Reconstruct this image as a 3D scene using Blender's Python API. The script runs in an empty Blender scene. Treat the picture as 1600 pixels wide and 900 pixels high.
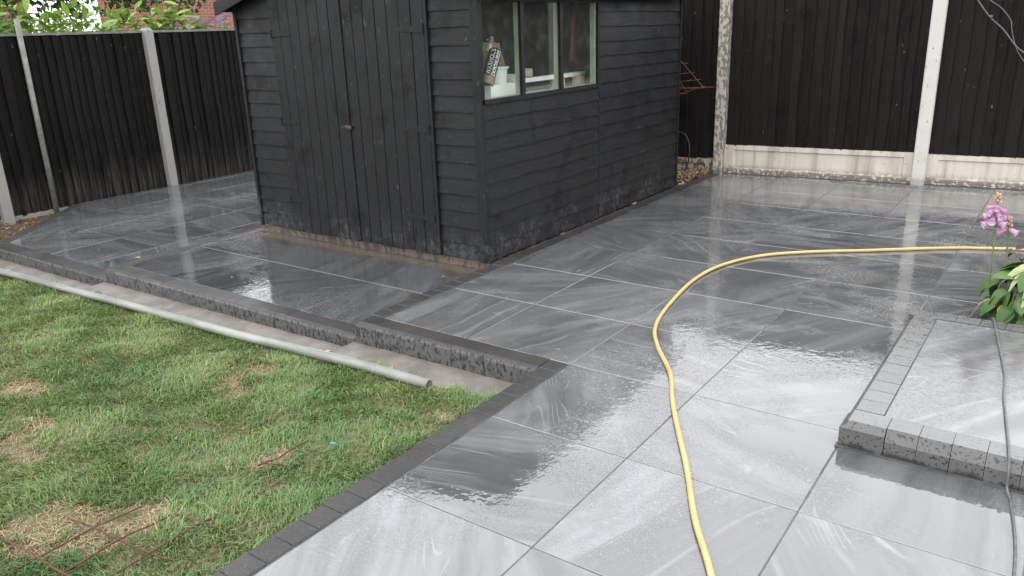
import bpy, math, random
import numpy as np
from mathutils import Vector, Matrix, Euler
random.seed(7); rng = np.random.default_rng(7)
S = bpy.context.scene
COL = S.collection
PI = math.pi

# ------------------------------------------------------------------ camera
CH = 1.48
yaw, pitch, roll = math.radians(-36.082), math.radians(18.242), math.radians(-1.993)
fw = Vector((math.sin(yaw)*math.cos(pitch), math.cos(yaw)*math.cos(pitch), -math.sin(pitch)))
rt = fw.cross(Vector((0, 0, 1))).normalized(); up = rt.cross(fw)
r2 = math.cos(roll)*rt + math.sin(roll)*up
u2 = -math.sin(roll)*rt + math.cos(roll)*up
cam = bpy.data.cameras.new('camera'); camo = bpy.data.objects.new('camera', cam); COL.objects.link(camo)
cam.sensor_width = 36; cam.sensor_fit = 'HORIZONTAL'; cam.lens = 36*1228.39/1600
cam.clip_start = 0.05; cam.clip_end = 2000
mw = Matrix.Identity(4)
for i in range(3):
    mw[i][0] = r2[i]; mw[i][1] = u2[i]; mw[i][2] = -fw[i]
mw[2][3] = CH
camo.matrix_world = mw
S.camera = camo

# ------------------------------------------------------------------ sky, sun, exposure (rainy overcast)
SUN_EL, SUN_AZ = math.radians(58), math.radians(200)     # azimuth clockwise from +Y: behind the camera
W = bpy.data.worlds.new('World'); S.world = W; W.use_nodes = True
wn = W.node_tree; wn.nodes.clear()
sky = wn.nodes.new('ShaderNodeTexSky'); sky.sky_type = 'NISHITA'; sky.sun_disc = False
sky.sun_elevation = SUN_EL; sky.sun_rotation = SUN_AZ; sky.dust_density = 4; sky.air_density = 1.2
hs = wn.nodes.new('ShaderNodeHueSaturation'); hs.inputs['Saturation'].default_value = 0.10
bg = wn.nodes.new('ShaderNodeBackground'); bg.inputs['Strength'].default_value = 0.12
wo = wn.nodes.new('ShaderNodeOutputWorld')
cl = wn.nodes.new('ShaderNodeMix'); cl.data_type = 'RGBA'          # even cloud layer over the sky
cl.inputs[0].default_value = .86; cl.inputs[7].default_value = (12.35, 12.6, 12.95, 1)
wn.links.new(sky.outputs[0], hs.inputs['Color']); wn.links.new(hs.outputs[0], cl.inputs[6]); wn.links.new(cl.outputs[2], bg.inputs['Color']); wn.links.new(bg.outputs[0], wo.inputs['Surface'])
sl = bpy.data.lights.new('sun', 'SUN'); sl.energy = 0.5; sl.angle = math.radians(60); sl.color = (1, 0.98, 0.95)
so = bpy.data.objects.new('sun', sl); COL.objects.link(so)
sd = Vector((math.sin(SUN_AZ)*math.cos(SUN_EL), math.cos(SUN_AZ)*math.cos(SUN_EL), math.sin(SUN_EL)))
so.rotation_euler = (-sd).to_track_quat('-Z', 'Y').to_euler()
S.view_settings.view_transform = 'Standard'; S.view_settings.look = 'None'
S.view_settings.exposure = 1.08; S.view_settings.gamma = 1; S.view_settings.use_curve_mapping = False

# ------------------------------------------------------------------ node helpers
def new_mat(name):
    m = bpy.data.materials.new(name); m.use_nodes = True
    nt = m.node_tree; nt.nodes.clear()
    o = nt.nodes.new('ShaderNodeOutputMaterial')
    return m, nt, o
def nd(nt, typ, ins=None, **props):
    n = nt.nodes.new(typ)
    for k, v in props.items(): setattr(n, k, v)
    for k, v in (ins or {}).items():
        s = n.inputs[k]
        if isinstance(v, bpy.types.NodeSocket): nt.links.new(v, s)
        else: s.default_value = v
    return n
def c4(c): return (c[0], c[1], c[2], 1)
def mixc(nt, f, a, b, blend='MIX'):
    n = nt.nodes.new('ShaderNodeMix'); n.data_type = 'RGBA'; n.blend_type = blend
    for i, v in ((0, f), (6, a), (7, b)):
        if isinstance(v, bpy.types.NodeSocket): nt.links.new(v, n.inputs[i])
        else: n.inputs[i].default_value = c4(v) if i else v
    return n.outputs[2]
def mr(nt, v, a, b, c=0.0, d=1.0, smooth=True):
    n = nd(nt, 'ShaderNodeMapRange', {0: v, 1: a, 2: b, 3: c, 4: d}); n.interpolation_type = 'SMOOTHSTEP' if smooth else 'LINEAR'
    return n.outputs[0]
def ma(nt, op, a, b=0.0, cl=False):
    n = nt.nodes.new('ShaderNodeMath'); n.operation = op; n.use_clamp = cl
    for i, v in ((0, a), (1, b)):
        if isinstance(v, bpy.types.NodeSocket): nt.links.new(v, n.inputs[i])
        else: n.inputs[i].default_value = v
    return n.outputs[0]
def vm(nt, op, a, b):
    n = nt.nodes.new('ShaderNodeVectorMath'); n.operation = op
    for i, v in ((0, a), (1, b)):
        if isinstance(v, bpy.types.NodeSocket): nt.links.new(v, n.inputs[i])
        else: n.inputs[i].default_value = v
    return n.outputs[0]
def noise(nt, vec, scale, detail=3, rough=.55, out=0):
    return nd(nt, 'ShaderNodeTexNoise', {'Vector': vec, 'Scale': scale, 'Detail': detail, 'Roughness': rough}).outputs[out]
def pos(nt): return nd(nt, 'ShaderNodeNewGeometry').outputs['Position']
def objc(nt, k=1.0):
    """object coordinates, shifted per object so that copies do not repeat"""
    r = nd(nt, 'ShaderNodeObjectInfo').outputs['Random']
    off = nd(nt, 'ShaderNodeCombineXYZ', {0: ma(nt, 'MULTIPLY', r, 37.0*k), 1: ma(nt, 'MULTIPLY', r, 91.0*k), 2: ma(nt, 'MULTIPLY', r, 53.0*k)}).outputs[0]
    return vm(nt, 'ADD', nd(nt, 'ShaderNodeTexCoord').outputs['Object'], off), r
def bump(nt, h, dist, strength=1.0):
    return nd(nt, 'ShaderNodeBump', {'Height': h, 'Distance': dist, 'Strength': strength}).outputs[0]
def prin(nt, o, col, rough, normal=None, ior=1.45, **kw):
    ins = {'Base Color': col if isinstance(col, bpy.types.NodeSocket) else c4(col), 'Roughness': rough, 'IOR': ior}
    if normal is not None: ins['Normal'] = normal
    ins.update(kw)
    b = nd(nt, 'ShaderNodeBsdfPrincipled', ins)
    nt.links.new(b.outputs[0], o.inputs[0]); return b

# ------------------------------------------------------------------ materials
def mat_tile(name, k=1.0, tint=(1, 1, 1), silt=False, dry=0.0):
    """grey stone-look porcelain under a broken water film; dry = how far it has dried off"""
    m, nt, o = new_mat(name)
    T = lambda a: tuple(a*k*t for t in tint)
    v, r = objc(nt)
    p = pos(nt)
    v = nd(nt, 'ShaderNodeVectorRotate', {'Vector': v, 'Angle': ma(nt, 'MULTIPLY', r, 57.0)}, rotation_type='Z_AXIS').outputs[0]
    w = noise(nt, v, 1.6, 2, .5, 1)
    v2 = vm(nt, 'ADD', v, vm(nt, 'MULTIPLY', vm(nt, 'SUBTRACT', w, (.5, .5, .5)), (.16, .16, .16)))
    st = noise(nt, vm(nt, 'MULTIPLY', v2, (.55, 6.5, 1.0)), 1.3, 9, .62)
    st2 = noise(nt, vm(nt, 'MULTIPLY', v2, (.4, 2.2, 1.0)), 1.1, 3, .5)
    vor = nd(nt, 'ShaderNodeTexVoronoi', {'Vector': vm(nt, 'MULTIPLY', v2, (.8, 2.0, 1.0)), 'Scale': 1.3})
    cellv = nd(nt, 'ShaderNodeSeparateColor', {0: vor.outputs['Color']}).outputs[0]
    col = mixc(nt, mr(nt, st, .36, .66), T(.044), T(.112))
    col = mixc(nt, mr(nt, cellv, .3, .75, 0, .65), col, T(.056))
    col = mixc(nt, mr(nt, st2, .52, .66, 0, .5), col, T(.115))
    # groups of fine parallel lines in some places only, and a few long pale streaks
    n1 = noise(nt, vm(nt, 'MULTIPLY', v2, (.30, 2.6, 1.0)), 1.2, 1.2, .4)
    fr = ma(nt, 'ABSOLUTE', ma(nt, 'SUBTRACT', ma(nt, 'FRACT', ma(nt, 'MULTIPLY', n1, 42.0)), .5))
    ln = mr(nt, fr, .13, .0)
    grp = mr(nt, noise(nt, vm(nt, 'MULTIPLY', v, (1.0, 2.2, 1.0)), 2.0, 2), .55, .66)
    fr2 = ma(nt, 'ABSOLUTE', ma(nt, 'SUBTRACT', n1, .52)); wide = mr(nt, fr2, .03, .0)
    brk = mr(nt, noise(nt, v2, 5, 5, .65), .32, .55)
    vein = ma(nt, 'MAXIMUM', ma(nt, 'MULTIPLY', ma(nt, 'MULTIPLY', ln, grp), .8), ma(nt, 'MULTIPLY', ma(nt, 'MULTIPLY', wide, brk), .42))
    col = mixc(nt, vein, col, T(.185))
    fine = noise(nt, p, 170, 2)
    col = mixc(nt, mr(nt, fine, .35, .7, 0, .18), col, T(.11))
    big = noise(nt, p, .9, 4, .6)
    col = mixc(nt, mr(nt, big, .45, .75, 0, .4), col, T(.125))
    col = mixc(nt, mr(nt, r, 0, 1, 0, .35, False), col, T(.06))
    if silt:
        sy = nd(nt, 'ShaderNodeSeparateXYZ', {0: p}).outputs[1]
        edge = ma(nt, 'ADD', sy, ma(nt, 'MULTIPLY', noise(nt, p, 2.2, 4), .5))
        col = mixc(nt, mr(nt, edge, 3.98, 4.26, 0, .85), col, (.098, .074, .058))
    # water film: fine drops where the film breaks up
    sp = noise(nt, p, 125, 3, .7)
    sp2 = noise(nt, p, 48, 3, .6)
    drop = ma(nt, 'MAXIMUM', mr(nt, sp, .53, .60), ma(nt, 'MULTIPLY', mr(nt, sp2, .56, .62), .8))
    msk = mr(nt, noise(nt, p, 1.15, 6, .68), .45, .64)
    dm = ma(nt, 'MULTIPLY', drop, msk)
    rip = noise(nt, p, 22, 2)
    h = ma(nt, 'ADD', ma(nt, 'MULTIPLY', dm, .8), ma(nt, 'MULTIPLY', rip, .85))
    rough = ma(nt, 'ADD', mr(nt, big, .35, .7, .018+dry*.22, .055+dry*.24), ma(nt, 'MULTIPLY', dm, .20))
    col = mixc(nt, ma(nt, 'MULTIPLY', dm, .38), col, T(.23))
    prin(nt, o, col, rough, bump(nt, h, .0012, .6), ior=1.95-.3*dry)
    return m
def mat_block(name, face_light=.5):
    m, nt, o = new_mat(name)
    v, r = objc(nt); p = pos(nt)
    nz = nd(nt, 'ShaderNodeSeparateXYZ', {0: nd(nt, 'ShaderNodeNewGeometry').outputs['True Normal']}).outputs[2]
    topm = mr(nt, nz, .3, .6)
    base = mixc(nt, noise(nt, v, 6, 4), (.021, .0195, .0185), (.040, .037, .035))
    base = mixc(nt, mr(nt, r, 0, 1, 0, .4, False), base, (.042, .040, .039))
    mot = mr(nt, noise(nt, vm(nt, 'MULTIPLY', p, (1, 1, .6)), 52, 6, .68), .43, .50)
    spk = mr(nt, noise(nt, p, 130, 2), .58, .66)
    face = mixc(nt, mot, (.014, .0135, .0135), (.14, .14, .142))
    top = mixc(nt, ma(nt, 'MULTIPLY', spk, .45), base, (.085, .08, .076))
    dry = mr(nt, noise(nt, p, 3.0, 4), .55, .75)
    top = mixc(nt, ma(nt, 'MULTIPLY', dry, .4), top, (.09, .085, .08))
    face = mixc(nt, 1-face_light, face, (.045, .045, .046))
    col = mixc(nt, topm, face, top)
    rough = mr(nt, noise(nt, p, 2.5, 3), .35, .65, .28, .5)
    prin(nt, o, col, rough, bump(nt, noise(nt, p, 220, 3), .0012, .6), ior=1.36)
    return m
def mat_kerb_dry(name):
    m, nt, o = new_mat(name)
    v, r = objc(nt); p = pos(nt)
    base = mixc(nt, noise(nt, v, 5, 4), (.072, .071, .070), (.11, .108, .106))
    spot = mr(nt, noise(nt, p, 95, 1, .4), .60, .64)
    low = nd(nt, 'ShaderNodeSeparateXYZ', {0: p}).outputs[2]
    low_dark = mr(nt, ma(nt, 'ADD', low, ma(nt, 'MULTIPLY', noise(nt, p, 16, 4), .10)), .075, .055)  # uneven mask, darker towards the bottom of the blocks
    col = mixc(nt, ma(nt, 'MULTIPLY', spot, .8), base, (.022, .022, .022))
    col = mixc(nt, ma(nt, 'MULTIPLY', low_dark, .85), col, (.022, .0215, .0215))
    prin(nt, o, col, mr(nt, spot, 0, 1, .24, .12), bump(nt, noise(nt, p, 240, 3), .0005, .5), ior=1.75, **{'Specular IOR Level': mr(nt, nd(nt, 'ShaderNodeSeparateXYZ', {0: nd(nt, 'ShaderNodeNewGeometry').outputs['True Normal']}).outputs[2], .9, .98, .12, .55)})
    return m
def mat_simple(name, c1, c2, scale, rough=.6, stretch=(1, 1, 1), bd=.001, bs=None, rnd=0.0, det=5, ior=1.45, use_pos=False):
    m, nt, o = new_mat(name)
    v, r = objc(nt)
    if use_pos: v = pos(nt)
    vv = vm(nt, 'MULTIPLY', v, stretch)
    n = noise(nt, vv, scale, det, .6)
    col = mixc(nt, mr(nt, n, .3, .7), c1, c2)
    if rnd: col = mixc(nt, mr(nt, r, 0, 1, 0, rnd, False), col, tuple(x*1.9 for x in c2))
    prin(nt, o, col, rough, bump(nt, noise(nt, vv, bs or scale*5, 3), bd), ior=ior)
    return m
def mat_shed(name, axis):
    """black shed paint; axis = grain direction"""
    m, nt, o = new_mat(name)
    v, r = objc(nt); p = pos(nt)
    st = {'x': (.12, 1, 1), 'y': (1, .12, 1), 'z': (1, 1, .12)}[axis]
    g = noise(nt, vm(nt, 'MULTIPLY', v, st), 55, 6, .65)
    blot = noise(nt, p, 4, 5, .6)
    col = mixc(nt, mr(nt, g, .3, .7), (.0065, .0066, .0072), (.0125, .0127, .0138))
    col = mixc(nt, mr(nt, r, 0, 1, 0, .45, False), col, (.0108, .0112, .0128))
    col = mixc(nt, mr(nt, blot, .56, .66, 0, .8), col, (.0030, .0030, .0033))
    z = nd(nt, 'ShaderNodeSeparateXYZ', {0: p}).outputs[2]
    sh = ma(nt, 'SUBTRACT', z, ma(nt, 'MULTIPLY', noise(nt, vm(nt, 'MULTIPLY', p, (5, 5, 1.5)), 1.0, 5, .7), .42))
    splash = ma(nt, 'MULTIPLY', mr(nt, sh, .0, -.12), mr(nt, noise(nt, vm(nt, 'MULTIPLY', p, (1, 1, .8)), 26, 8, .78), .42, .66))
    splash = ma(nt, 'MULTIPLY', splash, mr(nt, noise(nt, p, 2.6, 4, .6), .40, .60))
    col = mixc(nt, ma(nt, 'MULTIPLY', splash, .8), col, (.062, .063, .066))
    fl = mr(nt, noise(nt, vm(nt, 'MULTIPLY', p, (1, 1, .35)), 55, 2, .5), .71, .735)
    col = mixc(nt, ma(nt, 'MULTIPLY', fl, .45), col, (.11, .11, .11))
    prin(nt, o, col, mr(nt, blot, .3, .7, .42, .65), bump(nt, g, .0016, .8), ior=1.45, **{'Specular IOR Level': .26})
    return m
def mat_fence(name, c1, c2, dust=.5):
    m, nt, o = new_mat(name)
    v, r = objc(nt); p = pos(nt)
    g = noise(nt, vm(nt, 'MULTIPLY', v, (1, 1, .07)), 70, 6, .65)
    b = noise(nt, vm(nt, 'MULTIPLY', p, (1, 1, .5)), 5, 5, .6)
    col = mixc(nt, mr(nt, g, .3, .7), c1, c2)
    col = mixc(nt, mr(nt, r, .2, 1, 0, .5, False), col, tuple(x*1.6 for x in c2))
    col = mixc(nt, mr(nt, b, .55, .72, 0, .6), col, tuple(x*.55 for x in c1))
    z = nd(nt, 'ShaderNodeSeparateXYZ', {0: p}).outputs[2]
    low = mr(nt, ma(nt, 'SUBTRACT', z, ma(nt, 'MULTIPLY', noise(nt, vm(nt, 'MULTIPLY', p, (6, 6, 1)), 1.2, 3), .9)), -.15, -.6)
    low = ma(nt, 'MULTIPLY', low, mr(nt, g, .38, .62))
    col = mixc(nt, ma(nt, 'MULTIPLY', low, dust), col, (.075, .068, .062))
    fl = mr(nt, noise(nt, vm(nt, 'MULTIPLY', p, (1, 1, .4)), 50, 2, .5), .735, .75)
    col = mixc(nt, ma(nt, 'MULTIPLY', fl, .5), col, (.2, .18, .15))
    prin(nt, o, col, .72, bump(nt, g, .0026, 1.0), **{'Specular IOR Level': .14})
    return m
def mat_concrete(name, light, dark, amount, scale=26, lowdirt=0.0, z0=0.0, stain=0.0):
    m, nt, o = new_mat(name)
    v, r = objc(nt); p = pos(nt)
    n = noise(nt, vm(nt, 'MULTIPLY', p, (1, 1, .55)), scale, 5, .62)
    t = .5+.22*(1-2*amount)
    k = mr(nt, n, t-.015, t+.03)
    base = mixc(nt, noise(nt, p, 7, 4), light, tuple(x*.78 for x in light))
    col = mixc(nt, k, base, dark)
    if stain:
        s = noise(nt, vm(nt, 'MULTIPLY', p, (1, 1, .06)), 9, 4, .6)
        col = mixc(nt, mr(nt, s, .45, .75, 0, stain), col, (.25, .19, .145))
    if lowdirt:
        z = nd(nt, 'ShaderNodeSeparateXYZ', {0: p}).outputs[2]
        d = ma(nt, 'MULTIPLY', mr(nt, z, z0+.11, z0+.02), mr(nt, noise(nt, p, 34, 4, .6), .40, .47))
        col = mixc(nt, ma(nt, 'MULTIPLY', d, lowdirt), col, (.095, .08, .06))
    prin(nt, o, col, .6, bump(nt, noise(nt, p, 120, 4), .0015, .7))
    return m
def mat_attr(name, rough=.5, sub=0.0, tr=0.0):
    m, nt, o = new_mat(name)
    a = nd(nt, 'ShaderNodeAttribute', attribute_name='col').outputs['Color']
    b = prin(nt, o, a, rough)
    if tr:
        t = nd(nt, 'ShaderNodeBsdfTranslucent', {'Color': a})
        mx = nd(nt, 'ShaderNodeMixShader', {0: tr, 1: b.outputs[0], 2: t.outputs[0]})
        nt.links.new(mx.outputs[0], o.inputs[0])
    return m
def mat_leaf(name, c1, c2, rough=.35, tr=.25, vein=True):
    m, nt, o = new_mat(name)
    v, r = objc(nt)
    n = noise(nt, v, 14, 3)
    col = mixc(nt, r, c1, c2)
    col = mixc(nt, mr(nt, n, .4, .7, 0, .4), col, tuple(x*.6 for x in c1))
    b = prin(nt, o, col, rough, bump(nt, noise(nt, v, 45, 2), .001, .5))
    t = nd(nt, 'ShaderNodeBsdfTranslucent', {'Color': col})
    mx = nd(nt, 'ShaderNodeMixShader', {0: tr, 1: b.outputs[0], 2: t.outputs[0]})
    nt.links.new(mx.outputs[0], o.inputs[0])
    return m

T_TILE = mat_tile('wet_porcelain', 1.18, (.975, .995, 1.02)); T_SILT = mat_tile('wet_slate_porcelain_silted', .80, (.93, 1.0, 1.04), True); T_LOW = mat_tile('wet_slate_porcelain', .95, (.93, 1.0, 1.04)); T_DRY = mat_tile('drying_porcelain', 1.45, (.99, 1.0, 1.01), False, .55)
T_BLOCK = mat_block('charcoal_block'); T_BLOCKD = mat_kerb_dry('drying_grey_block')
T_GROUT = mat_simple('pale_grout', (.04, .0395, .039), (.085, .084, .082), 12, .45, bd=.0008, use_pos=True)
T_FOOT = mat_simple('footing_concrete', (.105, .092, .082), (.18, .163, .148), 5, .65, bd=.003, bs=60, use_pos=True)
T_BASE = mat_concrete('base_concrete', (.15, .12, .095), (.065, .05, .04), .5, 22)
T_SHX = mat_shed('black_paint_x', 'x'); T_SHY = mat_shed('black_paint_y', 'y'); T_SHZ = mat_shed('black_paint_z', 'z')
T_FENR = mat_fence('dark_fence_stain', (.0040, .0033, .0031), (.0118, .0094, .0087), .12)
T_FENL = mat_fence('dark_fence_stain_dusty', (.0026, .0022, .0021), (.0068, .0058, .0053), .5)
T_POSTM = mat_concrete('flaking_concrete', (.38, .35, .31), (.15, .122, .092), .5, 30, .8, 0)
T_POSTR = mat_concrete('white_speckled_concrete', (.50, .48, .44), (.12, .105, .09), .14, 34, .5, 0)
T_POSTL = mat_concrete('plain_grey_concrete', (.25, .24, .22), (.16, .15, .135), .2, 18)
T_GRAV = mat_concrete('stained_white_concrete', (.52, .48, .42), (.16, .115, .085), .12, 34, .9, 0, .85)
T_GRAVD = mat_concrete('dirty_concrete', (.36, .31, .25), (.10, .075, .055), .5, 26)
T_SOIL = mat_simple('brown_soil', (.035, .022, .0115), (.10, .065, .04), 18, .85, bd=.01, bs=60, use_pos=True)
T_THATCH = mat_simple('lawn_thatch', (.06, .062, .028), (.14, .11, .06), 30, .9, bd=.006, bs=80, use_pos=True)
T_FAR = mat_simple('rough_grass', (.03, .05, .015), (.07, .09, .03), .6, .9, use_pos=True)
T_GRASS = mat_attr('grass_blade', .45, tr=.2)
T_GALV_LITCAP = mat_simple('galvanised_metal_lit_cap', (.105, .105, .098), (.17, .168, .155), 14, .45)
T_PIPE = mat_simple('weathered_pipe', (.13, .135, .12), (.24, .245, .225), 9, .45, (.25, 1, 1))
T_RUST = mat_simple('rust', (.045, .018, .011), (.11, .045, .025), 60, .8)
T_RUSTL = mat_simple('orange_rust', (.07, .024, .013), (.14, .048, .022), 60, .7)
T_HOSE = mat_simple('yellow_hose_rubber', (.40, .285, .115), (.47, .345, .155), 9, .35, bd=.0004)
T_CABLE = mat_simple('grey_cable', (.06, .06, .06), (.11, .11, .11), 30, .45)
T_BLACKP = mat_simple('black_plastic', (.01, .01, .01), (.018, .018, .018), 20, .4)
T_WHITE = mat_simple('white_plastic', (.72, .72, .69), (.8, .8, .77), 8, .4)
T_CARD = mat_simple('brown_paper', (.23, .14, .10), (.32, .20, .14), 8, .7)
T_BEIGE = mat_simple('beige_roll', (.42, .38, .31), (.52, .47, .38), 14, .7)
T_PINE = mat_simple('raw_pine', (.55, .46, .34), (.66, .57, .44), 16, .6, (1, .15, 1))
T_SAGE = mat_simple('sage_green_paint', (.30, .36, .25), (.38, .44, .31), 10, .5)
T_DARKIN = mat_simple('dark_bare_wood', (.03, .026, .022), (.06, .05, .042), 10, .7)
T_FELT = mat_simple('roof_felt', (.03, .03, .03), (.05, .05, .05), 60, .85)
T_METAL = mat_simple('tarnished_brass', (.03, .018, .012), (.11, .065, .038), 60, .6)
T_GOLD = mat_simple('amber_glass', (.26, .19, .10), (.36, .28, .16), 8, .2)
T_STEEL = mat_simple('silver_neck', (.4, .4, .38), (.55, .55, .52), 20, .25)
T_POT = mat_simple('slate_grey_pot', (.05, .055, .062), (.075, .08, .09), 12, .4)
T_LAUREL = mat_leaf('laurel_leaf', (.11, .20, .03), (.26, .37, .07), .3, .3)
T_LAURELD = mat_leaf('laurel_inner', (.035, .08, .015), (.07, .13, .025), .4, .2)
T_TREE = mat_attr('tree_leaf', .5, tr=.35)
T_HOSTA = mat_leaf('broad_leaf', (.045, .11, .022), (.11, .19, .055), .5, .25)
T_HOSTAP = mat_leaf('pale_wilted_leaf', (.33, .38, .17), (.42, .44, .22), .5, .3)
T_HOSTAY = mat_leaf('yellow_leaf', (.5, .38, .05), (.55, .42, .07), .5, .3)
T_STEM = mat_leaf('green_stem', (.10, .16, .05), (.16, .2, .08), .5, .0)
T_DSTEM = mat_simple('dark_red_stem', (.05, .02, .025), (.09, .03, .035), 20, .5)
T_PURPLE = mat_leaf('dark_purple_leaf', (.035, .015, .025), (.06, .03, .04), .5, .1)
T_PINK = mat_leaf('pink_bell', (.52, .22, .44), (.62, .36, .54), .45, .35)
T_PALE = mat_leaf('pale_bell_mouth', (.75, .6, .68), (.8, .7, .75), .5, .3)
T_BUD = mat_leaf('pinkish_bud', (.5, .25, .22), (.55, .35, .2), .5, .2)
T_CORAL = mat_leaf('coral_flower', (.75, .16, .14), (.85, .3, .16), .45, .3)
T_LILAC = mat_leaf('lilac_floret', (.42, .33, .52), (.55, .45, .62), .6, .3)
T_GREYLEAF = mat_leaf('grey_green_leaf', (.13, .18, .08), (.2, .24, .12), .5, .25)
T_DRYLEAF = mat_leaf('dry_leaf', (.40, .24, .09), (.5, .36, .14), .6, .2)
T_BARK = mat_simple('bark', (.04, .033, .025), (.09, .075, .055), 20, .85, (1, 1, .3), bd=.006)
T_LITTER = mat_attr('leaf_litter', .8)
T_TEAL = mat_simple('teal_scrap', (.05, .2, .2), (.06, .24, .24), 10, .5)
T_RED = mat_simple('red_handle', (.4, .06, .03), (.45, .09, .05), 10, .5)
T_SLATE = mat_simple('roof_tile', (.05, .035, .03), (.09, .06, .05), 3, .8)
T_UPVC = mat_simple('white_fascia', (.55, .55, .53), (.62, .62, .6), 4, .5)
T_LETTER = mat_simple('white_print', (.75, .75, .72), (.8, .8, .77), 4, .6)
def mat_brick():
    m, nt, o = new_mat('red_brick')
    tc = nd(nt, 'ShaderNodeTexCoord').outputs['Object']
    sx = nd(nt, 'ShaderNodeSeparateXYZ', {0: tc})
    u = ma(nt, 'ADD', sx.outputs[0], sx.outputs[1])
    uv = nd(nt, 'ShaderNodeCombineXYZ', {0: u, 1: sx.outputs[2], 2: 0.0}).outputs[0]
    br = nd(nt, 'ShaderNodeTexBrick', {'Vector': uv, 'Color1': (.23, .065, .045, 1), 'Color2': (.31, .105, .075, 1), 'Mortar': (.33, .27, .23, 1),
            'Scale': 1.0, 'Mortar Size': .009, 'Brick Width': .225, 'Row Height': .075, 'Bias': 0.0})
    col = mixc(nt, mr(nt, noise(nt, uv, 2, 4), .3, .7, 0, .35), br.outputs['Color'], (.2, .06, .045))
    prin(nt, o, col, .85, bump(nt, ma(nt, 'SUBTRACT', 1.0, br.outputs['Fac']), .008))
    return m
T_BRICK = mat_brick()
def mat_glass():
    m, nt, o = new_mat('dirty_sky_hazed_glass')
    p = pos(nt)
    fr = nd(nt, 'ShaderNodeFresnel', {'IOR': 1.45}).outputs[0]
    tr = nd(nt, 'ShaderNodeBsdfTransparent', {'Color': (.93, .95, .93, 1)})
    gl = nd(nt, 'ShaderNodeBsdfGlossy', {'Roughness': .02, 'Color': (1, 1, 1, 1)})
    fr = ma(nt, 'MULTIPLY', fr, ma(nt, 'SUBTRACT', 1.0, nd(nt, 'ShaderNodeNewGeometry').outputs['Backfacing']))
    mx = nd(nt, 'ShaderNodeMixShader', {0: fr, 1: tr.outputs[0], 2: gl.outputs[0]})
    df = nd(nt, 'ShaderNodeBsdfDiffuse', {'Color': (.35, .36, .32, 1)})
    z = nd(nt, 'ShaderNodeSeparateXYZ', {0: p}).outputs[2]
    d = ma(nt, 'MULTIPLY', mr(nt, noise(nt, p, 9, 6, .6), .42, .72), .03)
    d = ma(nt, 'ADD', d, ma(nt, 'MULTIPLY', mr(nt, z, 1.12, 1.06), .10))
    d = ma(nt, 'ADD', d, .030)  # even grey veil painted in for sky reflected in the panes
    mx2 = nd(nt, 'ShaderNodeMixShader', {0: d, 1: mx.outputs[0], 2: df.outputs[0]})
    nt.links.new(mx2.outputs[0], o.inputs[0])
    return m
T_GLASS = mat_glass()

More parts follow.
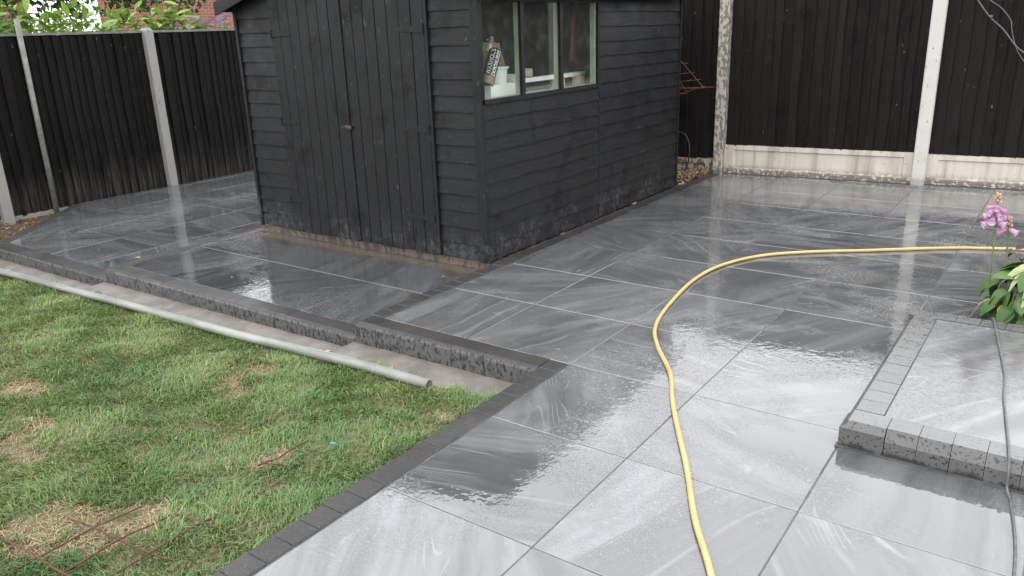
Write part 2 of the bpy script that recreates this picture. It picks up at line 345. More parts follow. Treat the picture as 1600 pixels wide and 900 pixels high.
# ------------------------------------------------------------------ mesh helpers
def put(name, me, mat=None, parent=None, loc=None, rot=None):
    o = bpy.data.objects.new(name, me); COL.objects.link(o)
    if mat is not None and me is not None and len(me.materials) == 0: me.materials.append(mat)
    if parent is not None: o.parent = parent
    if loc is not None: o.location = loc
    if rot is not None: o.rotation_euler = rot
    return o
def tag(o, label=None, cat=None, group=None, kind=None):
    if label: o['label'] = label
    if cat: o['category'] = cat
    if group: o['group'] = group
    if kind: o['kind'] = kind
    return o
def empty(name, loc=(0, 0, 0), rz=0):
    o = bpy.data.objects.new(name, None); COL.objects.link(o); o.location = loc; o.rotation_euler = (0, 0, rz); o.empty_display_size = .1
    return o
class MB:
    def __init__(s): s.v = []; s.f = []
    def add(s, vs, fs):
        k = len(s.v); s.v += [tuple(v) for v in vs]; s.f += [tuple(i+k for i in f) for f in fs]; return s
    def box(s, a, b):
        (x0, y0, z0), (x1, y1, z1) = a, b
        return s.add([(x0,y0,z0),(x1,y0,z0),(x1,y1,z0),(x0,y1,z0),(x0,y0,z1),(x1,y0,z1),(x1,y1,z1),(x0,y1,z1)],
                     [(0,3,2,1),(4,5,6,7),(0,1,5,4),(1,2,6,5),(2,3,7,6),(3,0,4,7)])
    def cbox(s, a, b, c):
        """box with chamfered vertical-to-top edges"""
        (x0, y0, z0), (x1, y1, z1) = a, b
        vs = [(x0,y0,z0),(x1,y0,z0),(x1,y1,z0),(x0,y1,z0),(x0,y0,z1-c),(x1,y0,z1-c),(x1,y1,z1-c),(x0,y1,z1-c),(x0+c,y0+c,z1),(x1-c,y0+c,z1),(x1-c,y1-c,z1),(x0+c,y1-c,z1)]
        fs = [(0,3,2,1),(8,9,10,11)]
        for i in range(4):
            j = (i+1) % 4
            fs += [(i, j, j+4, i+4), (i+4, j+4, j+8, i+8)]
        return s.add(vs, fs)
    def prism(s, prof, axis, a, b):
        """extrude polygon prof [(p,q)] along axis from a to b; axis 'x': (y,z), 'y': (x,z), 'z': (x,y)"""
        def P(p, q, t): return {'x': (t, p, q), 'y': (p, t, q), 'z': (p, q, t)}[axis]
        n = len(prof); vs = [P(p, q, a) for p, q in prof]+[P(p, q, b) for p, q in prof]
        fs = [tuple(range(n))[::-1], tuple(range(n, 2*n))]+[(i, (i+1) % n, (i+1) % n+n, i+n) for i in range(n)]
        return s.add(vs, fs)
    def tube(s, pts, r, n=8, caps=True):
        pts = [Vector(p) for p in pts]; m = len(pts)
        rs = r if hasattr(r, '__len__') else [r]*m
        k = len(s.v); nrm = None
        for i, p in enumerate(pts):
            d = (pts[min(i+1, m-1)]-pts[max(i-1, 0)]).normalized()
            if nrm is None: nrm = d.orthogonal().normalized()
            else: nrm = (nrm-d*nrm.dot(d)).normalized()
            b = d.cross(nrm)
            for j in range(n):
                a = 2*PI*j/n; s.v.append(tuple(p+(nrm*math.cos(a)+b*math.sin(a))*rs[i]))
        for i in range(m-1):
            for j in range(n):
                s.f.append((k+i*n+j, k+i*n+(j+1) % n, k+(i+1)*n+(j+1) % n, k+(i+1)*n+j))
        if caps: s.f.append(tuple(k+j for j in range(n))[::-1]); s.f.append(tuple(k+(m-1)*n+j for j in range(n)))
        return s
    def lathe(s, prof, n=20, c=(0, 0, 0)):
        k = len(s.v)
        for r, z in prof:
            for j in range(n): s.v.append((c[0]+r*math.cos(2*PI*j/n), c[1]+r*math.sin(2*PI*j/n), c[2]+z))
        for i in range(len(prof)-1):
            for j in range(n): s.f.append((k+i*n+j, k+i*n+(j+1) % n, k+(i+1)*n+(j+1) % n, k+(i+1)*n+j))
        return s
    def mesh(s, name='m', smooth=False):
        me = bpy.data.meshes.new(name); me.from_pydata(s.v, [], s.f); me.validate(); me.update()
        if smooth:
            me.polygons.foreach_set('use_smooth', [True]*len(me.polygons))
        return me
    def build(s, name, mat, parent=None, smooth=False, loc=None, rot=None):
        return put(name, s.mesh(name, smooth), mat, parent, loc, rot)
def catmull(pts, n=8):
    pts = [Vector(p) for p in pts]; P = [2*pts[0]-pts[1]]+pts+[2*pts[-1]-pts[-2]]; out = []
    for i in range(1, len(P)-2):
        for k in range(n):
            t = k/n; a, b, c, d = P[i-1], P[i], P[i+1], P[i+2]
            out.append(.5*((2*b)+(c-a)*t+(2*a-5*b+4*c-d)*t*t+(3*b-a-3*c+d)*t**3))
    return out+[pts[-1]]
def big_mesh(name, V, F, cols, mat, parent=None, smooth=False):
    """numpy triangles with a per-vertex colour attribute"""
    me = bpy.data.meshes.new(name); nv, nf = len(V), len(F)
    me.vertices.add(nv); me.vertices.foreach_set('co', V.astype(np.float32).ravel())
    me.loops.add(nf*3); me.loops.foreach_set('vertex_index', F.astype(np.int32).ravel())
    me.polygons.add(nf); me.polygons.foreach_set('loop_start', np.arange(0, nf*3, 3, dtype=np.int32))
    me.polygons.foreach_set('loop_total', np.full(nf, 3, np.int32))
    me.update(calc_edges=True)
    if cols is not None:
        a = me.color_attributes.new('col', 'FLOAT_COLOR', 'POINT')
        a.data.foreach_set('color', np.concatenate([cols, np.ones((nv, 1))], 1).astype(np.float32).ravel())
    return put(name, me, mat, parent)
R = random.uniform

# ================================================================== GROUND, LAWN
Z1, Z2, Z3 = 0.0, -.084, -.162          # patio levels, stepping down to the left
def lawn_z(x, y=0):
    return np.interp(x, [-12, -7.4, -5.6, -3.1, -1.85], [-.31, -.255, -.195, -.125, -.068])
tag(MB().box((-400, -400, -2.0), (400, 400, -.42)).build('ground', T_FAR), kind='structure')
nx, ny = 90, 40
lv = []; xs = np.linspace(-12, -1.86, nx); ys = np.linspace(-2.0, 2.485, ny)
for y in ys:
    for x in xs: lv.append((x, y, float(lawn_z(x))+.006*math.sin(x*7+y*3)+.005*math.sin(y*9-x*4)))
lf = [(j*nx+i, j*nx+i+1, (j+1)*nx+i+1, (j+1)*nx+i) for j in range(ny-1) for i in range(nx-1)]
tag(MB().add(lv, lf).build('lawn', T_THATCH, smooth=True), kind='structure')

# concrete footing strip in front of the kerbs (stepped)
fb = MB()
def foot(x0, x1, za, zb, yf):
    n = 24; vs = []
    for i in range(n+1):
        x = x0+(x1-x0)*i/n; z = za+(zb-za)*i/n; w = yf+R(-.012, .012)
        vs += [(x, w, z-.16), (x, w+.005, z-.006+R(-.003, .003)), (x, 2.80, z+R(-.002, .002)), (x, 2.80, z-.16)]
    fs = []
    for i in range(n):
        for k in range(3): fs.append((4*i+k, 4*i+4+k, 4*i+5+k, 4*i+1+k))
    fs += [(0, 1, 2, 3), (4*n+3, 4*n+2, 4*n+1, 4*n)]
    fb.add(vs, fs)
foot(-3.07, -1.865, -.118, -.104, 2.44); foot(-5.70, -3.072, -.195, -.165, 2.46); foot(-7.9, -5.702, -.27, -.25, 2.48)
tag(fb.build('kerb_footing', T_FOOT), kind='structure')

# ================================================================== PATIO
PIT = .606; GX0, GY0 = -1.757, 2.848
tile_cache = {}
def tile_mesh(w, d, mat):
    key = (round(w, 3), round(d, 3), mat.name)
    if key not in tile_cache:
        me = MB().cbox((-w/2, -d/2, -.02), (w/2, d/2, 0), .0018).mesh('tile'); me.materials.append(mat); tile_cache[key] = me
    return tile_cache[key]
def tile_rect(parent, x0, x1, y0, y1, z, mat, fall=0.0):
    w, d = x1-x0, y1-y0
    if w < .03 or d < .03: return
    g = .0024
    o = put('tile', tile_mesh(w-2*g, d-2*g, mat), None, parent, ((x0+x1)/2, (y0+y1)/2, z+R(-.0004, .0004)+fall*((y0+y1)/2-2.848)))
    o.rotation_euler = (R(-.0016, .0016)*(fall == 0)+fall, R(-.0016, .0016)*(fall == 0), 0)
    return o
def tile_area(parent, x0, x1, y0, y1, z, mat, gx0=GX0, gy0=GY0, skip=None, fall=0.0):
    kx = [gx0+PIT*k for k in range(-20, 21)]; ky = [gy0+PIT*k for k in range(-20, 21)]
    ex = [x0]+[a for a in kx if x0+.02 < a < x1-.02]+[x1]; ey = [y0]+[a for a in ky if y0+.02 < a < y1-.02]+[y1]
    for i in range(len(ex)-1):
        for j in range(len(ey)-1):
            if skip and skip((ex[i]+ex[i+1])/2, (ey[j]+ey[j+1])/2): continue
            tile_rect(parent, ex[i], ex[i+1], ey[j], ey[j+1], z, mat, fall)
YB = 7.74
pb = MB(); pb.box((-1.86, -1.2, -.25), (2.45, 2.845, -.002)); pb.box((-3.05, 2.8452, -.25), (2.45, 8.2, -.002))
patio = tag(pb.build('patio', T_GROUT), kind='structure')
tile_area(patio, GX0, 2.44, -1.18, 2.848, Z1, T_TILE, skip=lambda x, y: x > -.50 and 2.3 < y < 2.848 and False)
def tilted_back(x): return 7.80+(x+2.98)*.0906
# rows behind y=2.848, last row cut along the fence
rows = [GY0+PIT*k for k in range(0, 8)]
cols_x = [-2.947]+[GX0+PIT*k for k in range(-1, 8)]
cols_x[-1] = 2.44
cols_x = sorted(set(round(c, 3) for c in cols_x if c <= 2.44))
for i in range(len(cols_x)-1):
    xa, xb = cols_x[i], cols_x[i+1]
    for j, y0 in enumerate(rows):
        y1 = y0+PIT
        if y0+PIT > 7.2:
            y1 = tilted_back((xa+xb)/2)-.05
            tile_rect(patio, xa, xb, y0, min(y1, y0+PIT), Z1, T_TILE)
            if y1 > y0+PIT+.04: tile_rect(patio, xa, xb, y0+PIT, y1, Z1, T_TILE)
        else: tile_rect(patio, xa, xb, y0, y1, Z1, T_TILE)

# section two (in front of the shed) and section three (left of the shed)
lp = tag(MB().prism([(2.845, -.35), (4.06, -.35), (4.06, Z2-.002+.006*1.21), (2.845, Z2-.002)], 'x', -5.60, -3.052).build('middle_patio', T_GROUT), kind='structure')
tile_area(lp, -5.56, -3.055, 2.848, 4.044, Z2, T_SILT, gx0=-3.655, fall=.006)
ll = MB(); ll.prism([(-7.56, 2.845), (-5.664, 2.845), (-5.664, 4.0), (-5.56, 4.0), (-5.56, 9.5), (-8.74, 9.5), (-8.74, 4.08)], 'z', -.42, Z3-.002)
lowp = tag(ll.build('lower_patio', T_GROUT), kind='structure')
def cut_tile(poly, z, mat, parent):
    """polygonal cut tile, convex, given in plan"""
    c = sum((Vector((p[0], p[1])) for p in poly), Vector((0, 0)))/len(poly)
    q = [((p[0]-c.x)*.985, (p[1]-c.y)*.985) for p in poly]
    o = MB().prism(q, 'z', -.02, 0).build('tile', mat, parent, loc=(c.x, c.y, z)); return o
def clip(poly, n, d):
    """keep points with n.p <= d"""
    out = []
    for i in range(len(poly)):
        a, b = poly[i], poly[(i+1) % len(poly)]
        da, db = n[0]*a[0]+n[1]*a[1]-d, n[0]*b[0]+n[1]*b[1]-d
        if da <= 0: out.append(a)
        if da*db < 0:
            t = da/(da-db); out.append((a[0]+t*(b[0]-a[0]), a[1]+t*(b[1]-a[1])))
    return out
# diagonal border from DA to DB
DA, DB = Vector((-7.53, 2.845)), Vector((-8.66, 4.10))
dd = (DB-DA).normalized(); dn = Vector((-dd.y, dd.x))            # dn points to the outside (left/near)
if dn.x > 0: dn = -dn
ex = [-8.72]+[-6.17-PIT*k for k in range(4, -1, -1)]+[-5.668]
ex = sorted(e for e in set(ex) if e >= -8.72)
ey = [2.848+PIT*k for k in range(0, 12)]
for i in range(len(ex)-1):
    for j in range(len(ey)-1):
        x0, x1, y0, y1 = ex[i]+.003, ex[i+1]-.003, ey[j]+.003, ey[j+1]-.003
        if x1 > -5.6 and y0 > 4.0: x1 = min(x1, -5.57)
        P4 = [(x0, y0), (x1, y0), (x1, y1), (x0, y1)]
        Pc = clip(P4, dn, DA.dot(dn)-.006)
        if len(Pc) < 3: continue
        if len(Pc) == 4 and Pc == P4: tile_rect(lowp, ex[i], ex[i+1], ey[j], ey[j+1], Z3, T_LOW)
        else: cut_tile(Pc, Z3, T_LOW, lowp)

# ------------------------------------------------------------------ border blocks and kerbs
blk_flat = MB().cbox((-.0485, -.049, -.06), (.0485, .049, 0), .003).mesh('block'); blk_flat.materials.append(T_BLOCK)
KP = [(0, -.16), (0, -.024), (.005, -.010), (.013, -.003), (.024, 0), (.121, 0), (.121, -.16)]
blk_kerb = MB().prism(KP, 'x', -.0487, .0487).mesh('block'); blk_kerb.materials.append(T_BLOCK)
KPd = [(0, -.16), (0, -.040), (.026, 0), (.121, 0), (.121, -.16)]
blk_kerbd = MB().prism(KPd, 'x', -.0487, .0487).mesh('block'); blk_kerbd.materials.append(T_BLOCKD)
def hip(w, mat):
    c, d = .024, .024
    vs = [(0,0,-.16),(w,0,-.16),(w,.121,-.16),(0,.121,-.16),(0,0,-d),(w,0,-d),(w,c,0),(c,c,0),(c,.121,0),(0,.121,-d),(w,.121,0)]
    fs = [(0,3,2,1),(0,1,5,4),(4,5,6,7),(7,6,10,8),(4,7,8,9),(0,4,9,3),(1,2,10,6,5),(2,3,9,8,10)]
    me = MB().add(vs, fs).mesh('block'); me.materials.append(mat); return me
def jig(o):
    o.rotation_euler.x += R(-.004, .004); o.rotation_euler.y += R(-.004, .004); o.rotation_euler.z += R(-.005, .005); return o
def run_flat(parent, a, b, z):
    a, b = Vector(a), Vector(b); L = (b-a).length; n = round(L/.1005); d = (b-a)/n; ang = math.atan2(d.y, d.x)
    for i in range(n):
        c = a+d*(i+.5); o = put('block', blk_flat, None, parent, (c.x, c.y, z+R(-.0015, .0015)), (0, 0, ang)); o.scale.x = (L/n-.0025)/.097; jig(o)
def run_kerb(parent, x0, x1, yf, z, me):
    n = max(1, round((x1-x0)/.1005)); s = (x1-x0)/n
    for i in range(n):
        o = put('block', me, None, parent, (x0+s*(i+.5), yf+R(-.0012, .0012), z+R(-.001, .001))); o.scale.x = (s-.0018)/.0974; jig(o)
def mortar(name, a, b): return tag(MB().box(a, b).build(name, T_GROUT), kind='structure')
YK = 2.725
b1 = mortar('lawn_edging', (-1.856, -1.2, -.2), (-1.764, 2.84, -.009)); run_flat(b1, (-1.812, -1.15), (-1.812, 2.838), .003)
k1 = mortar('upper_kerb', (-3.04, YK+.012, -.2), (-1.87, YK+.118, -.035))
put('block', hip(.155, T_BLOCK), None, k1, (-3.052, YK, .002)); run_kerb(k1, -2.893, -1.866, YK, .002, blk_kerb)
b2 = mortar('step_edging', (-3.05, 2.85, -.2), (-2.956, 7.70, -.008)); run_flat(b2, (-3.001, 2.855), (-3.001, 7.70), .003)
k2 = mortar('middle_kerb', (-5.655, YK+.012, -.3), (-3.056, YK+.118, Z2-.035))
put('block', hip(.13, T_BLOCK), None, k2, (-5.668, YK, Z2+.002)); run_kerb(k2, -5.534, -3.056, YK, Z2+.002, blk_kerb)
b3 = mortar('lower_step_edging', (-5.662, 2.85, -.3), (-5.53, 4.11, Z2-.008)); run_flat(b3, (-5.613, 2.855), (-5.613, 4.11), Z2+.003)
k3 = mortar('lower_kerb', (-7.56, YK+.012, -.4), (-5.674, YK+.118, Z3-.035)); run_kerb(k3, -7.62, -5.674, YK, Z3+.002, blk_kerb)
q0 = DA+dn*.05; q1 = DB+dn*.05
b4 = tag(MB().prism([(DA.x, DA.y), (DB.x, DB.y), (DB.x+dn.x*.1, DB.y+dn.y*.1), (DA.x+dn.x*.1, DA.y+dn.y*.1)], 'z', -.42, Z3-.008).build('corner_edging', T_GROUT), kind='structure')
run_flat(b4, (q0.x, q0.y), (q1.x, q1.y), Z3+.003)
# soil bed in the far-left corner
sv = []; n = 22
for j in range(n):
    for i in range(n):
        x = -9.0+1.9*i/(n-1); y = 2.2+2.0*j/(n-1); sv.append((x, y, -.235+R(-.012, .012)))
sf = [(j*n+i, j*n+i+1, (j+1)*n+i+1, (j+1)*n+i) for j in range(n-1) for i in range(n-1)]
keep = []
for f in sf:
    c = sum((Vector(sv[k][:2]) for k in f), Vector((0, 0)))/4
    if (c-DA).dot(dn) > .10: keep.append(f)
tag(MB().add(sv, keep).build('soil_bed', T_SOIL, smooth=True), kind='structure')
# strip of soil behind and beside the shed
sv = []; n = 26
for j in range(n):
    for i in range(n): sv.append((-5.5+2.55*i/(n-1), 6.98+.86*j/(n-1), -.045+R(-.02, .025)-.0*j))
sf = [(j*n+i, j*n+i+1, (j+1)*n+i+1, (j+1)*n+i) for j in range(n-1) for i in range(n-1)]
tag(MB().add(sv, [f for f in sf if sv[f[0]][0] < -3.12]).build('soil_strip', T_SOIL), kind='structure')

# ------------------------------------------------------------------ raised step platform on the right
PX0, PX1, PY0, PY1, PZ = -.547, 1.95, 2.725, 4.13, .10
pl = tag(MB().box((PX0+.06, PY0+.06, .001), (PX1, PY1-.06, PZ-.002)).build('raised_step', T_GROUT), kind='structure')
tile_area(pl, PX0+.122, PX1-.01, PY0+.122, PY1-.122, PZ, T_DRY, gx0=-.425, gy0=2.847)
put('block', hip(.15, T_BLOCKD), None, pl, (PX0, PY0, PZ+.002))
for o in [None]:
    n0 = len(bpy.data.objects)
    run_kerb(pl, PX0+.152, PX1, PY0, PZ+.002, blk_kerbd)
yy = PY0+.124
while yy < PY1-.08:
    o = put('block', blk_kerbd, None, pl, (PX0, yy+.05, PZ+.002), (0, 0, -PI/2)); yy += .1005; jig(o)
xx = PX0+.05
while xx < PX1:
    o = put('block', blk_kerbd, None, pl, (xx, PY1, PZ+.002), (0, 0, PI)); xx += .1005; jig(o)
mort = MB().box((PX0-.008, PY0-.010, .0005), (PX1, PY0+.02, .007)); mort.build('mortar_bead', T_GROUT, pl)

# ================================================================== FENCES
def fence_panel(name_label, org, ang, width, z0, z1, mat, nb, cap_mat, flip=1, group=None):
    t = empty('timber_fence', (org[0], org[1], z0), ang); tag(t, name_label, 'fence', group)
    w = width/nb; bw = w*1.22; h = z1-z0
    th = .011
    key = ('fb', round(bw, 3), mat.name)
    if key not in tile_cache:
        tile_cache[key] = []
        for q in range(4):
            vs = []; sg = 9; ph = R(0, 9)
            for k in range(sg+1):
                e = .004*math.sin(k*1.1+ph)+R(-.0025, .0025); e2 = R(-.002, .002); zz = k/sg
                vs += [(-bw/2+e2, 0, zz), (-bw/2+e2+.003, -.003, zz), (e, -.0075+R(-.0015, .0015), zz), (bw/2-.004+e, -.0135+R(-.0015, .001), zz), (bw/2+e, -.010, zz), (bw/2+e, 0, zz)]
            fs = [tuple(range(6))[::-1], tuple(range(6*sg, 6*sg+6))]+[(6*k+a, 6*k+(a+1) % 6, 6*k+6+(a+1) % 6, 6*k+6+a) for k in range(sg) for a in range(6)]
            me = MB().add(vs, fs).mesh('board'); me.materials.append(mat); tile_cache[key].append(me)
    ws = [R(.78, 1.22) for _ in range(nb)]; kk = width/sum(ws); xx = 0
    for i in range(nb):
        wi = ws[i]*kk; xc = xx+wi/2; xx += wi
        o = put('board', random.choice(tile_cache[key]), None, t, (xc, -.006-.004*R(0, 1), R(-.010, .006)), (R(-.004, .004), R(-.006, .006), -flip*R(.05, .13)))
        o.scale = (flip*wi/w, R(.8, 1.3), h+R(-.008, .004))
    MB().box((0, .004, 0), (width, .03, h*.999)).build('backing_rails', mat, t)
    MB().box((0, -.028, h), (width, .036, h+.022)).build('capping', cap_mat, t)
    return t
def post_mesh(w, d, h, cap=.03):
    m = MB(); x, y = w/2, d/2; c = .008
    ring = [(-x+c, -y), (x-c, -y), (x, -y+c), (x, y-c), (x-c, y), (-x+c, y), (-x, y-c), (-x, -y+c)]
    n = 8; vs = [(a, b, 0) for a, b in ring]+[(a, b, h-cap) for a, b in ring]+[(a*.72, b*.6, h) for a, b in ring]
    fs = [tuple(range(8))[::-1], tuple(range(16, 24))]
    for k in range(2): fs += [(k*8+i, k*8+(i+1) % 8, k*8+8+(i+1) % 8, k*8+8+i) for i in range(8)]
    return m.add(vs, fs).mesh('post')
def fence_post(label, x, y, z0, z1, ang, mat, w=.10, d=.11):
    o = put('fence_post', post_mesh(w, d, z1-z0), mat, None, (x, y, z0), (0, 0, ang)); tag(o, label, 'fence post'); return o
def gravel_board(label, org, ang, width, z0, h, mat):
    m = MB(); t = .025; ix, it, ib = .09, .045, .05
    X = [0, ix, width-ix, width]; Z = [0, ib, h-it, h]
    vs = [(x, -t, z) for z in Z for x in X]; rec = [(ix+.008, -t+.014, ib+.012), (width-ix-.008, -t+.014, ib+.012), (width-ix-.008, -t+.014, h-it-.008), (ix+.008, -t+.014, h-it-.008)]
    k = len(vs); vs += rec; b = len(vs); vs += [(0, t, 0), (width, t, 0), (width, t, h), (0, t, h)]
    fs = [(r*4+c, r*4+c+1, r*4+c+5, r*4+c+4) for r in range(3) for c in range(3) if not (r == 1 and c == 1)]
    ring = [5, 6, 10, 9]
    fs += [(ring[i], ring[(i+1) % 4], k+(i+1) % 4, k+i) for i in range(4)]+[(k, k+1, k+2, k+3)]
    fs += [(b+1, b, b+3, b+2), (12, 13, 14, 15, b+2, b+3), (0, b, b+1, 3, 2, 1), (0, 4, 8, 12, b+3, b), (3, b+1, b+2, 15, 11, 7)]
    o = m.add(vs, fs).build('concrete_plinth', mat, None, loc=(org[0], org[1], z0), rot=(0, 0, ang)); tag(o, label, 'plinth'); return o
AR = math.atan2(.24, 2.65)
def onR(x, off=0): return (x-off*math.sin(AR)*-1*0, 7.80+(x+2.98)*.0906+off)
FT = 1.84
pM = (-2.982, 7.765); pR = (-1.158, 7.965)
fence_post('concrete fence post with flaking brown and white surface right of the black shed', pM[0], pM[1], -.12, FT+.06, AR, T_POSTM, .098, .12)
fence_post('white concrete fence post with dark speckles at upper right', pR[0], pR[1], -.1, FT+.06, AR, T_POSTR, .112, .12)
ca, sa = math.cos(AR), math.sin(AR)
def along(p, s, off=0): return (p[0]+ca*s-sa*off, p[1]+sa*s+ca*off)
Wd = math.hypot(pR[0]-pM[0], pR[1]-pM[1])
gravel_board('stained white concrete plinth between the two right hand posts', along(pM, .045, .058), AR, Wd-.09, 0.002, .285, T_GRAV)
fence_panel('dark brown featheredge fence bay between the flaking post and the speckled post', along(pM, .045, .062), AR, Wd-.09, .29, FT, T_FENR, 19, T_FENR, 1)
gravel_board('stained white concrete plinth at the right edge of the picture', along(pR, .05, .058), AR, 1.74, .002, .27, T_GRAV)
fence_panel('dark brown featheredge fence bay with grey cable hanging at upper right', along(pR, .05, .062), AR, 1.74, .275, FT, T_FENR, 18, T_FENR, 1)
q = along(pM, -.05-1.73, .02)
gravel_board('dirty concrete plinth behind the rear corner of the shed', q, AR, 1.73, -.13, .27, T_GRAVD)
fence_panel('dark narrow strip of fence bay between shed and flaking post', along(pM, -1.78, .03), AR, 1.73, .145, FT-.1, T_FENR, 18, T_FENR, 1)
# left fence: runs along +Y, boards face +X.  local x -> world +Y means local -y -> world +X
XF = -8.80
for (y0, lab, zb) in ((5.25, 'black featheredge fence bay between pale post and shed', Z3-.02), (3.42, 'black featheredge fence bay between the thin grey pole and pale post', -.185), (1.58, 'black featheredge fence bay cut by the left picture edge', -.185)):
    fence_panel(lab, (XF, y0, 0), PI/2, 1.74, zb, 1.575, T_FENL, 19, T_GALV_LITCAP, -1)  # capping coloured pale grey to paint in the lit top edge of the fence
fence_panel('black featheredge fence bay mostly hidden behind the shed', (XF, 7.08, 0), PI/2, 1.74, Z3-.02, 1.575, T_FENL, 19, T_GALV_LITCAP, -1)
fence_post('tall pale grey concrete fence post behind the lower patio', XF+.03, 5.205, -.2, 1.625, 0, T_POSTL, .12, .10)
fence_post('pale concrete fence post foot at the left picture edge', XF+.03, 3.36, -.3, 1.6, 0, T_POSTL, .12, .10)
#fence_post('concrete fence post hidden behind the shed', XF+.03, 7.035, -.2, 1.6, 0, T_POSTL, .12, .10)
gravel_board('low pale concrete plinth beside the soil bed', (XF-.005, 3.42, 0), PI/2, .62, -.285, .105, T_POSTL)
# grey metal pole in front of the left fence
pm = MB().tube([(0, 0, 0), (.0, .004, .9), (0, .012, 1.94)], .026, 12)
tag(pm.build('metal_pole', T_GALV_LITCAP, smooth=True, loc=(-8.70, 3.815, -.21)), 'thin round grey metal pole standing against the black fence', 'pole')

# ================================================================== SHED
SX0, SX1, SY0, SY1 = -5.485, -3.10, 4.0, 7.0
SH = 1.745
tag(MB().box((SX0-.03, SY0+.048, -.4), (SX1+.046, SY1+.12, -.022)).build('concrete_base', T_BASE), kind='structure')
shed = tag(empty('garden_shed', (0, 0, 0)), 'black painted timber shed with double doors and three pane window', 'shed')
ZB = -.003
# inner framing walls (with the window opening)
WY0, WY1, WZ0, WZ1 = 4.035, 5.47, 1.06, 1.64
wl = MB(); wl.box((SX1-.045, SY0+.05, ZB), (SX1-.022, SY1-.05, WZ0-.02)); wl.box((SX1-.045, WY1+.03, WZ0-.02), (SX1-.022, SY1-.05, SH)); wl.box((SX1-.045, WY0, WZ1+.01), (SX1-.022, WY1+.03, SH))
wl.build('side_wall', T_DARKIN, shed)
MB().box((SX0+.022, SY0+.05, ZB), (SX0+.045, SY1-.05, SH)).build('side_wall', T_DARKIN, shed)
gz = 2.072
gp = [(SX0+.03, ZB), (SX1-.03, ZB), (SX1-.03, SH), ((SX0+SX1)/2, gz), (SX0+.03, SH)]
MB().prism(gp, 'y', SY0+.022, SY0+.045).build('front_wall', T_DARKIN, shed)
MB().prism(gp, 'y', SY1-.045, SY1-.022).build('back_wall', T_DARKIN, shed)
MB().box((SX0+.05, SY0+.05, .03), (SX1-.05, SY1-.05, .05)).build('floor', T_DARKIN, shed)
# bearers under the side
for i in range(8):
    y = SY0+.12+i*.40
    MB().box((SX0+.03, y, -.022), (SX1-.012, y+.06, ZB+.004)).build('bearer', T_PINE if i in (2, 5) else T_DARKIN, shed)
# weatherboards: wedge section, lower edge thick and slightly wavy
def lapboard(length, h, axis, mat, wav=.004, seg=10):
    """board running along local x, outside is local -y, lower edge at z=0"""
    vs = []; ph = R(0, 9)
    for i in range(seg+1):
        x = length*i/seg
        d = wav*math.sin(x*5.0+ph)+wav*.7*math.sin(x*13+ph*2)+R(-.4, .4)*wav
        vs += [(x, -.0205+R(-.0008, .0008), d), (x, -.0195, d+.012), (x, -.008, h+.014), (x, 0, h+.014), (x, 0, d)]
    fs = [(0, 1, 2, 3, 4), tuple(5*seg+k for k in (4, 3, 2, 1, 0))]
    for i in range(seg):
        for k in range(5): fs.append((5*i+k, 5*i+5+k, 5*i+5+(k+1) % 5, 5*i+(k+1) % 5))
    m = MB().add(vs, fs).mesh('plank'); m.materials.append(mat); return m
def lap_run(x0, x1, zb, zt, pitch, front, off=0, wav=.004):
    z = zb
    while z < zt-.02:
        h = min(pitch*R(.93, 1.07), zt-z)
        me = lapboard(x1-x0, h, 'x', T_SHX, wav)
        if front: put('plank', me, None, shed, (x0, SY0+.0215, z), (R(-.004, .004), R(-.002, .002), 0))
        else: put('plank', me, None, shed, (SX1-.0215, x0, z), (R(-.004, .004), R(-.002, .002), PI/2))
        z += h
DX0, DXM, DX1 = -5.055, -4.30, -3.535
lap_run(SX0+.028, DX0-.004, ZB, SH+.06, .106, True, wav=.0014)
lap_run(DX1+.03, SX1-.062, ZB, SH+.06, .106, True, wav=.0014)
# side boards in two lengths; left length stops under the window
lap_run(SY0+.028, 5.492, ZB, WZ0-.03, .103, False, wav=.0038)
lap_run(5.498, SY1-.03, ZB, SH, .105, False, wav=.0022)
# corner trims
MB().box((SX1-.060, SY0-.012, ZB-.006), (SX1+.004, SY0+.026, SH+.02)).build('corner_trim', T_SHZ, shed)
MB().box((SX0-.004, SY0-.010, ZB-.006), (SX0+.026, SY0+.026, SH)).build('corner_trim', T_SHZ, shed)
MB().box((SX1-.03, SY1-.028, ZB), (SX1+.003, SY1+.005, SH)).build('corner_trim', T_SHZ, shed)
# doors with vertical planks
def door(x0, x1, n, seed):
    d = MB().box((x0, SY0+.004, ZB), (x1, SY0+.0205, SH+.05)).build('door', T_SHZ, shed)
    w = (x1-x0)/n
    for i in range(n):
        c = .003
        a, b = x0+w*i+.0022, x0+w*(i+1)-.0022
        ya = SY0-.012+R(-.0015, .0015)
        prof = [(a, SY0+.006), (a, ya+c), (a+c, ya), (b-c, ya), (b, ya+c), (b, SY0+.006)]
        MB().prism(prof, 'z', ZB-.004+R(-.004, .006), SH+.045).build('plank', T_SHZ, d)
    return d
dL = door(DX0, DXM-.012, 7, 1); dR = door(DXM+.006, DX1, 7, 2)
MB().box((DXM-.03, SY0-.022, ZB+.01), (DXM+.012, SY0-.0125, SH+.04)).build('cover_strip', T_SHZ, dL)
MB().box((DX1+.004, SY0-.014, ZB), (DX1+.028, SY0+.02, SH+.05)).build('door_jamb', T_SHZ, shed)
def hinge(x0, x1, z, d): 
    m = MB(); m.prism([(x0, z-.013), (x1, z-.024), (x1, z+.024), (x0, z+.013)], 'y', SY0-.017, SY0-.0105); m.tube([(x1, SY0-.018, z-.03), (x1, SY0-.018, z+.03)], .007, 8); m.build('hinge', T_SHZ, d)
for z in (.86, 1.5, .25): hinge(DX1-.24, DX1-.006, z, dR)
for z in (.86, 1.5, .25): hinge(DX0+.22, DX0+.006, z, dL)
